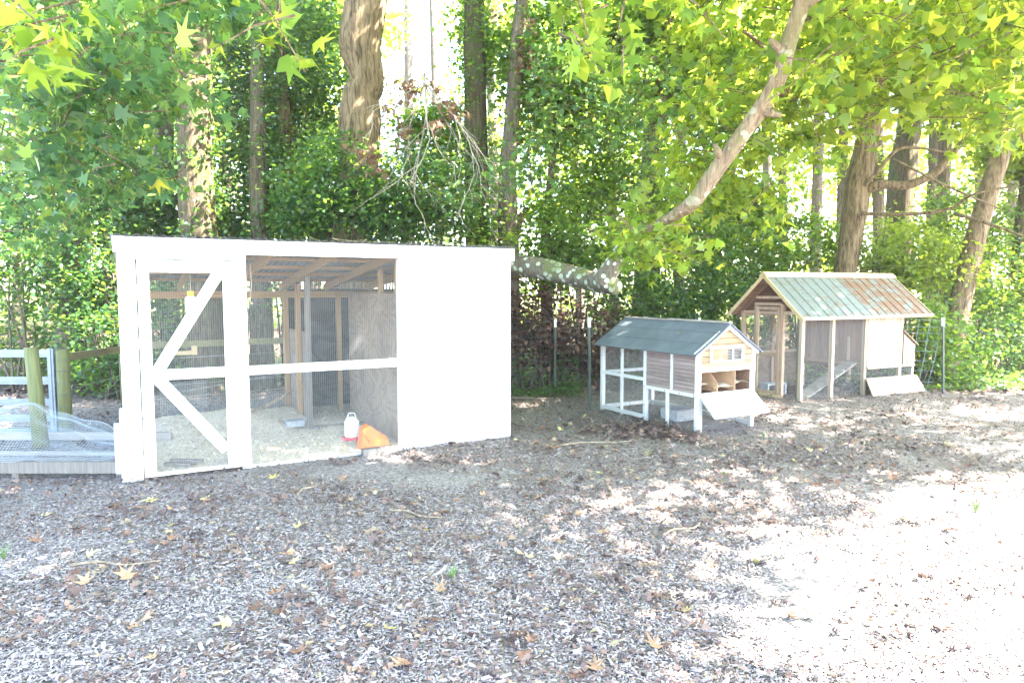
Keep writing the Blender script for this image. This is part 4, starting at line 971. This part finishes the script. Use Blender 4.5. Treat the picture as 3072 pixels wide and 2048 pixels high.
# low ivy and weeds on the wood's edge, uncountable
def cover(name, x0, x1, y0, y1, N, mat, size=.06, h=.25, thr=-.05):
    x = RNG.uniform(x0, x1, N); y = RNG.uniform(y0, y1, N); pt = patch(x, y, .9, 7); k = pt > thr; x, y, pt = x[k], y[k], pt[k]
    z = RNG.uniform(.03, 1, len(x)) * h * (.3 + np.clip(pt - thr, 0, 1) * 2)
    link(name, scatter_mesh(name, np.stack([x, y, z], 1), RNG.uniform(.6, 1.3, len(x)) * size, FOLDW, M[mat], .6, RNG.beta(2, 2.3, len(x))), None, kind='stuff')
cover('ground_ivy', -9, 11, 11.3, 15, 26000, 'dark', .065, .4, -.1)
cover('ground_ivy', 6.5, 10.5, 10.9, 12.2, 5000, 'dark', .06, .12, -.1)
cover('ground_ivy', -.1, 1.1, 10.2, 10.9, 900, 'dark', .05, .14, -.3)
# far woods that read as one mass
N = 130000
x = RNG.uniform(-34, 36, N); y = RNG.uniform(26, 44, N); z = RNG.uniform(0, 1, N) ** .9 * 19
dn = np.array([noise.noise(Vector((a * .28, b * .28, c * .33))) + .5 * noise.noise(Vector((a, b, c))) for a, b, c in zip(x, y, z)])
gap = np.exp(-(((x / y) - (-.125)) ** 2 / .005 + ((z - 1.65) / y - .45) ** 2 / .03))
k = (dn > -.12 + gap * .9); P = np.stack([x, y, z], 1)[k]
link('far_woods', scatter_mesh('far_woods', P, RNG.uniform(.18, .42, len(P)), FOLDW, M['lime'], .9, np.clip(RNG.beta(2, 2, len(P)) + dn[k] * .25, 0, 1)), None, kind='stuff')

# ---- overhanging sweetgum on the right: big slanting limb and hanging leaves
def leaf_sprays(name, parent, centres, per, sig, size, mat, tilt=.7, twigs=True, tmpl=None):
    """star leaves on short drooping twigs"""
    P = []; m = MB()
    for c_ in centres:
        c_ = Vector(c_); d = Vector((random.uniform(-1, 1), random.uniform(-1, 1), random.uniform(-.5, .1))).normalized() * sig * 1.6
        if twigs: m.tube([c_ - d + Vector((0, 0, .05)), c_ + Vector((0, 0, .02)), c_ + d - Vector((0, 0, .06))], [.006, .004, .002], 4, False)
        for k in range(per):
            f_ = random.uniform(-1, 1); P.append(c_ + d * f_ + Vector((random.gauss(0, sig * .55), random.gauss(0, sig * .55), random.gauss(0, sig * .4) - .03)))
    P = np.array([tuple(p) for p in P]); T = np.clip(RNG.beta(2, 2.2, len(P)), 0, 1)
    if tmpl: link(name, scatter_mesh(name, P, RNG.uniform(.6, 1.2, len(P)) * size, tmpl, M[mat], tilt, T), parent)
    else:
        for j_ in range(4 if len(P) > 400 else 2):
            st_ = 4 if len(P) > 400 else 2
            link(name, scatter_mesh(name, P[j_::st_], RNG.uniform(.45, 1.25, len(P[j_::st_])) * size, STARS[j_], M[mat], tilt * 1.25, T[j_::st_]), parent)
    if twigs: m.build('twigs', M['barkC'], parent, kind='stuff')
def cloud(pxs, pys, Ys, n_):
    out = []
    for _ in range(n_): out.append(tuple(at(random.uniform(*pxs), random.uniform(*pys), random.uniform(*Ys))))
    return out
rt = thing('overhanging_sweetgum', 'sweetgum with a thick slanting limb and bright leaves overhanging from the right', 'tree')
MB().tube(spline([(7.6, 5.6, -.1), (7.5, 5.6, 1.2), (7.3, 5.7, 3.2), (6.9, 5.9, 5.4), (6.2, 6.0, 8)], 6), [.36 - .007 * i for i in range(25)], 16, True, .12).build('trunk', M['barkC'], rt, True)
P = [(7.05, 5.8, 4.6), (4.9, 5.3, 5.2)] + [tuple(at(a, b, c)) for a, b, c in ((1900, -160, 4.9), (1845, 0, 4.9), (1812, 100, 5.0), (1782, 195, 5.1), (1712, 300, 5.2), (1640, 395, 5.3), (1588, 465, 5.4), (1520, 510, 5.7), (1440, 545, 6.0))]
Rr = [.15, .1, .066, .056, .056, .06, .058, .066, .06, .042, .018]
S4 = spline([(*p, r_) for p, r_ in zip(P, Rr)], 7); MB().tube([s[:3] for s in S4], [s[3] for s in S4], 16, True, .3).build('limb', M['barkS'], rt, True)
for i_, dv in ((22, (.06, -.05, .02)), (30, (-.08, -.04, .05)), (39, (.07, -.05, -.03)), (47, (-.05, -.05, .06))):
    p_ = Vector(S4[i_][:3]); MB().tube([p_, p_ + Vector(dv), p_ + Vector(dv) * 1.8], [.04, .03, .016], 9, True, .2).build('knot', M['barkS'], rt, True)
for pth, ya in (([(2420, 350, 30), (2352, 318, 26), (2260, 262, 24), (2170, 218, 20), (2090, 218, 14), (2040, 240, 8)], (7.4, 6.6)), ([(2400, 60, 18), (2250, 160, 15), (2140, 225, 10), (2060, 270, 5)], (7.2, 6.8)), ([(2170, 262, 9), (2060, 268, 8), (1980, 280, 7), (1900, 300, 4)], (7.0, 6.8)),
                ([(1835, 60, 14), (1920, -20, 10), (2010, -90, 6)], (6.7, 6.2)), ([(1800, 150, 12), (1720, 80, 8), (1640, 40, 5)], (6.8, 6.6))):
    limb(rt, pth, ya[0], 'barkC', ya[1], 'branch')
cs = cloud((1820, 2420), (-80, 150), (5.2, 8.5), 190) + cloud((1900, 2420), (120, 260), (5.5, 8.5), 75) + cloud((1560, 1860), (-60, 260), (6.4, 8.8), 70) + cloud((1700, 2000), (190, 330), (6.4, 7.6), 34) \
   + cloud((1500, 1760), (330, 470), (6.8, 7.8), 34) + cloud((1410, 1580), (480, 600), (7.0, 7.6), 22) + cloud((1640, 1790), (380, 520), (7.2, 8), 12) + cloud((2200, 2400), (240, 330), (6, 7.5), 18)
leaf_sprays('foliage', rt, cs, 13, .2, .155, 'star')
leaf_sprays('foliage', rt, cloud((1400, 1600), (510, 590), (5.5, 5.9), 10) + cloud((1800, 1880), (60, 160), (4.6, 4.9), 3), 12, .11, .12, 'star')
leaf_sprays('foliage', rt, cloud((1280, 1480), (-40, 60), (2.9, 3.5), 5) + cloud((1300, 1440), (60, 130), (3.0, 3.3), 4), 6, .08, .125, 'star')
leaf_sprays('foliage', rt, cloud((1500, 1620), (-60, 30), (3.4, 4), 4), 6, .1, .125, 'star')
# crown high over the yard (casts the broken shade on the mulch)
def sun_ground(c_):
    k = c_[2] / math.tan(SUN_EL); return c_[0] - k * math.sin(SUN_AZ), c_[1] - k * math.cos(SUN_AZ)
def crown_over(parent, box, n_, per, size, mat):
    """unseen boughs over the yard, kept or dropped by where their shadow lands"""
    P = []; (xa, xb), (ya, yb), (za, zb) = box; tries = 0
    while len(P) < n_ and tries < 60000:
        tries += 1
        c_ = (random.uniform(xa, xb), random.uniform(ya, yb), random.uniform(za, zb))
        if c_[1] > 0 and c_[2] < CAM_H + .47 * c_[1] + .45: continue
        gx_, gy_ = sun_ground(c_)  # wanted shade pattern on the ground decides which boughs stay
        edge = .3 + (gy_ - 2.6) * .42 + .5 * noise.noise(Vector((gy_ * .9, 0, 5))) if gy_ < 5 else 1.2 + (gy_ - 5) * .4
        mixed = .35 if gy_ < 5 else 1.0 + (gy_ - 5) * 1.2
        p = 1.0 if gx_ < edge - .2 else (.02 if gx_ > edge + mixed else .28)
        if -1.5 < gx_ < 2.2 and 4.8 < gy_ < 8.5: p *= .4
        if gx_ < edge and noise.noise(Vector((gx_ * 1.1, gy_ * 1.5, 2))) > -.02: p *= .2
        if random.random() < p: P.append(c_)
    leaf_sprays('unseen_high_foliage', parent, P, per, .34, size, mat, .6, False, FOLDW)
crown_over(rt, ((.5, 13.5), (.2, 12.5), (4.2, 9.0)), 1650, 26, .19, 'star')
def crown_plain(parent, box, n_, per, size, mat):
    (xa, xb), (ya, yb), (za, zb) = box; P = []
    while len(P) < n_:
        c_ = (random.uniform(xa, xb), random.uniform(ya, yb), random.uniform(za, zb))
        if c_[2] > CAM_H + .46 * c_[1] + .5: P.append(c_)
    leaf_sprays('unseen_high_foliage', parent, P, per, .4, size, mat, .6, False, FOLDW)
crown_plain(TR[16], ((7.2, 14.5), (8.6, 13.5), (6.9, 10.5)), 330, 26, .22, 'lime')  # unseen crown added to keep sun off the tall coop roof
for ti in (0, 2, 3, 5, 6, 7, 10, 11, 12, 15):
    b_ = Vector(TR[ti].children[0].data.vertices[0].co); crown_plain(TR[ti], ((b_.x - 2.2, b_.x + 2.6), (b_.y - 1.6, b_.y + 2.2), (7.6, 11.5)), 45, 26, .24, 'mid')
# ---- sweetgum on the left
lt_ = thing('left_sweetgum', 'sweetgum whose blue green leaf sprays hang over the upper left', 'tree')
MB().tube(spline([(-6.9, 4.6, -.1), (-6.8, 4.6, 2), (-6.5, 4.8, 4.5), (-6, 5, 7)], 6), [.3 - .007 * i for i in range(19)], 14, True, .12).build('trunk', M['barkC'], lt_, True)
for pth in ([(-6.6, 4.8, 4.2), (-5.2, 5.6, 4.5), (-4.2, 6.2, 3.9), (-3.6, 6.6, 3.3)], [(-6.6, 4.8, 4.4), (-4.6, 4.4, 4.6), (-3.0, 4.4, 4.2)], [(-6.7, 4.7, 3.6), (-5.4, 5.2, 3.3), (-4.9, 5.6, 2.6)]):
    S_ = spline(pth, 5); MB().tube(S_, [.06 * (1 - i / len(S_)) + .008 for i in range(len(S_))], 8).build('branch', M['barkC'], lt_, True)
cs = cloud((-40, 420), (-60, 180), (4.6, 7), 100) + cloud((-30, 330), (180, 400), (5.2, 7.2), 68) + cloud((100, 380), (380, 470), (6.2, 7.4), 20) + cloud((-20, 200), (380, 560), (6, 7.4), 22) + cloud((420, 620), (-60, 60), (5.5, 7), 22) + cloud((330, 480), (150, 260), (5.8, 6.8), 8)
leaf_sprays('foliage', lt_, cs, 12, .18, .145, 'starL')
leaf_sprays('foliage', lt_, cloud((-30, 160), (-40, 160), (2.6, 3.4), 9) + cloud((560, 660), (-20, 90), (2.7, 3), 3), 7, .1, .12, 'star')
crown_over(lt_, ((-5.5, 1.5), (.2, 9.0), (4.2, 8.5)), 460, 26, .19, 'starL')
# leaf sprays hanging from the trees behind, in the middle
mt_ = TR[7]
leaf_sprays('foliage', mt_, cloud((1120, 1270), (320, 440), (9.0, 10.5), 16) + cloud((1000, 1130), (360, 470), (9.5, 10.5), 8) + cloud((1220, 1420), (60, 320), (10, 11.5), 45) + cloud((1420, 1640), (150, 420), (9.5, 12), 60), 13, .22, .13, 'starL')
leaf_sprays('foliage', mt_, cloud((1080, 1180), (520, 600), (9.8, 10.6), 5), 10, .15, .12, 'star')

# ---- lichen covered broken limb right of the shed
lg = thing('lichen_covered_limb', 'broken grey limb spotted with white lichen lying level right of the shed roof', 'branch')
P, Rr = tree_path([(1120, 575, 40), (1175, 603, 45), (1250, 618, 48), (1330, 638, 47), (1385, 651, 46), (1412, 657, 38)], 11.4, 9.6)
trunk_mesh('stem', P, Rr, M['barkL'], lg, False, 18, .12)
P, Rr = tree_path([(1380, 650, 50), (1402, 620, 44), (1420, 590, 42), (1436, 560, 38)], 9.7, 9.5); trunk_mesh('stub', P, Rr, M['barkL'], lg, False, 16, .12)
# ---- dead hanging branches with brown leaves
dbr = thing('dead_hanging_branch', 'bare pale dead branch with brown leaf clumps hanging over the shed roof', 'branch')
m = MB(); tips = []
def twig(p, d, L, r_, depth):
    pts = [p.copy()]; q = p.copy(); dd = d.copy()
    for k in range(5):
        dd = (dd + Vector((random.gauss(0, .16), random.gauss(0, .1), random.gauss(-.06, .1)))).normalized(); q = q + dd * L / 5; pts.append(q.copy())
        if depth and k > 0 and random.random() < .75:
            twig(q, (dd + Vector((random.uniform(-.9, .9), random.uniform(-.4, .4), random.uniform(-.5, .25)))).normalized(), L * random.uniform(.35, .6), r_ * .55, depth - 1)
    m.tube([tuple(x_) for x_ in pts], [r_ * (1 - .14 * k) for k in range(6)], 5, False)
    tips.append(pts[-1])
o0 = at(972, -60, 9.2); a1 = at(975, 190, 9.2)
m.tube(spline([tuple(o0), tuple(at(976, 60, 9.2)), tuple(a1)], 5), .012, 6)
for tx, ty, L in ((880, 330, 1.0), (930, 420, 1.6), (960, 380, 1.5), (1060, 260, 1.2), (1110, 330, 1.5), (900, 250, .8), (1000, 300, .9)):
    twig(a1 if ty > 200 else at(980, 100, 9.2), (at(tx, ty, 9.2 + random.uniform(-.4, .4)) - a1).normalized(), L, .012, 2)
m.build('twigs', M['rampwood'], dbr)
for k in range(5): leaf_sprays('dead_leaves', dbr, [tuple(at(px_, py_, 9.2)) for px_, py_ in [((1030, 235), (1045, 260)), ((850, 355), (830, 350)), ((895, 255), (930, 190)), ((1000, 290), (960, 200)), ((860, 390), (925, 300))][k]], 26, .12, .11, 'deadleaf', 1.2, False)
leaf_sprays('dead_leaves', TR[7], [tuple(at(a, b, 11.3)) for a, b in ((1205, 100), (1215, 130), (1210, 60), (1200, 150), (1140, 35), (1215, 155))], 18, .1, .11, 'deadleaf', 1.2, False)
leaf_sprays('dead_leaves', rt, [tuple(at(a, b, 6.8)) for a, b in ((1780, 215), (1795, 200), (1765, 225))], 14, .08, .09, 'deadleaf', 1.2, False)

# ================================================================ LOOSE THINGS ON THE MULCH
# spiky gumballs
def ball_mesh():
    import bmesh
    b = bmesh.new(); bmesh.ops.create_icosphere(b, subdivisions=1, radius=.013)
    for f_ in list(b.faces):
        c_ = f_.calc_center_median(); r_ = bmesh.ops.poke(b, faces=[f_])
        for v in r_['verts']: v.co = c_.normalized() * .021
    me = bpy.data.meshes.new('gumball'); b.to_mesh(me); b.free(); me.materials.append(M['ball']); return me
gb = ball_mesh(); cnt = 0
while cnt < 190:
    y = 2.7 + 6.5 * random.random() ** 1.1; x = random.uniform(-.72, .72) * y
    if bool(in_shed(x, y, .1)): continue
    if x < 0 and random.random() < .45: continue
    o = link('gumball', gb, None, (x, y, .026 + gz(x, y)), (random.uniform(0, 6), random.uniform(0, 6), 0)); s_ = random.uniform(.75, 1.25); o.scale = (s_, s_, s_)
    tag(o, 'small dark spiky gumball lying on the wood chips', 'gumball', 'gumballs scattered over the mulch'); cnt += 1
# curled fallen leaves
def curled(seed, tone):
    rr = random.Random(seed); tv, tf = STAR; P = []
    cen = np.array([0, .3, 0]); v = [tuple(cen)] ; idx = [tuple(q) for q in tv]
    curl = rr.uniform(.4, 1.3)
    for q in idx:
        dx, dy = q[0], q[1] - .3; z_ = curl * (dx * dx + .4 * dy * dy) * .8 + rr.uniform(-.06, .06); v.append((q[0] * rr.uniform(.85, 1.1), q[1], z_))
    n_ = len(idx); fs = [(0, 1 + (i + 1) % n_, 1 + i) for i in range(n_)]
    me = bpy.data.meshes.new('fallen_leaf'); me.from_pydata(v, [], fs); me.update()
    a = me.attributes.new('tone', 'FLOAT', 'FACE'); a.data.foreach_set('value', [tone + rr.uniform(-.05, .05) for _ in fs]); return me
M['leaf_brown'] = tonemat('fallen_brown_leaf', [(0, (.1, .05, .035)), (1, (.3, .17, .11))], .7)
M['leaf_tan'] = tonemat('fallen_tan_leaf', [(0, (.22, .13, .08)), (1, (.38, .25, .15))], .7)
M['leaf_yellow'] = tonemat('fallen_yellow_leaf', [(0, (.5, .4, .1)), (1, (.75, .66, .3))], .6)
M['leaf_green'] = tonemat('fallen_green_leaf', [(0, (.2, .35, .06)), (1, (.35, .5, .12))], .6)
kinds = {'leaf_brown': 'curled dark brown sweetgum leaf lying on the mulch', 'leaf_tan': 'curled orange tan sweetgum leaf lying on the mulch', 'leaf_yellow': 'pale yellow sweetgum leaf lying on the mulch', 'leaf_green': 'freshly fallen green leaf lying on the mulch'}
meshes = {k_: [] for k_ in kinds}
for k_ in kinds:
    for s_ in range(4):
        me = curled(s_ * 7 + len(k_), .2 + .2 * s_); me.materials.append(M[k_]); meshes[k_].append(me)
def put_leaf(k_, x, y, s_):
    o = link('fallen_leaf', random.choice(meshes[k_]), None, (x, y, .022 + gz(x, y)), (random.gauss(0, .25), random.gauss(0, .25), random.uniform(0, 6.28))); o.scale = (s_, s_, s_)
    tag(o, kinds[k_], 'fallen leaf', {'leaf_brown': 'dark brown', 'leaf_tan': 'orange tan', 'leaf_yellow': 'pale yellow', 'leaf_green': 'green'}[k_] + ' leaves fallen on the mulch')
cnt = 0
while cnt < 210:
    y = 2.7 + 6.5 * random.random() ** 1.1; x = random.uniform(-.74, .74) * y
    if bool(in_shed(x, y, .05)): continue
    if x > .3 * y and y < 5: 
        if random.random() < .6: continue
    k_ = random.choices(list(kinds), (6, 3, 1.6, .1))[0]; put_leaf(k_, x, y, random.uniform(.06, .11)); cnt += 1
for sxy in ((540, 1508), (620, 1375), (300, 1338), (470, 1280)):
    q = at(*sxy, 1.0); d = q - Vector((0, 0, CAM_H)); t_ = CAM_H / -d.z; put_leaf('leaf_tan', d.x * t_, d.y * t_, .13)
# fallen sticks
for (xa, ya, L, az, lb) in ((.5, 7.0, .9, .25, 'long thin stick on the mulch by the shed right corner'), (5.6, 8.2, 1.1, -.9, 'long pale bare stick on the mulch right of the hutches'), (-1.7, 5.3, .35, 1.3, 'short pale stick standing out on the mulch before the shed window'),
                            (-2.6, 3.9, .5, .1, 'thin twig on the mulch at left foreground'), (-.9, 4.9, .45, -.4, 'curved grey twig on the mulch before the shed'), (1.0, 4.4, .4, .6, 'thin twig on the mulch near the sunlit patch'), (-.2, 10.0, 1.0, .1, 'grey decaying branch on the ground between shed and hutch')):
    pts = [(0, 0, .03), (L * .3, .02, .04), (L * .65, -.03, .035), (L, .03, .03)]; S_ = spline(pts, 4)
    o = MB().tube(S_, [.009 * (1 - .6 * i / len(S_)) for i in range(len(S_))], 6).build('stick', M['deadwood'], None, True, loc=(xa, ya, 0), rot=(0, 0, az)); tag(o, lb, 'stick')
# tiny weeds
for (x_, y_, lb) in ((-.34, 3.75, 'small tuft of thin green grass in the mulch foreground'), (-3.1, 4.05, 'tiny green weed at the left of the mulch'), (2.75, 7.35, 'pale weed tuft at the front foot of the small hutch'), (3.4, 4.9, 'little green sprout near the sunlit ground')):
    m = MB()
    for k in range(9):
        a = random.uniform(0, 6.28); r_ = random.uniform(.02, .06); h = random.uniform(.04, .11); pa = Vector((0, 0, 0)); pb = Vector((math.cos(a) * r_, math.sin(a) * r_, h)); sd2 = Vector((-math.sin(a), math.cos(a), 0)) * .004
        m.face(pa - sd2, pa + sd2, pb * .6 + sd2 * 1.5, pb, pb * .6 - sd2 * 1.5)
    o = m.build('weed', plain('weed_green', (.12, .2, .06)), None, loc=(x_, y_, .01)); tag(o, lb, 'weed')
print('TRIS', sum(sum(len(p.vertices) - 2 for p in o.data.polygons) if len(o.data.polygons) < 3000 else len(o.data.loops) - 2 * len(o.data.polygons) for o in S.objects if o.type == 'MESH'), 'OBJS', len(S.objects))
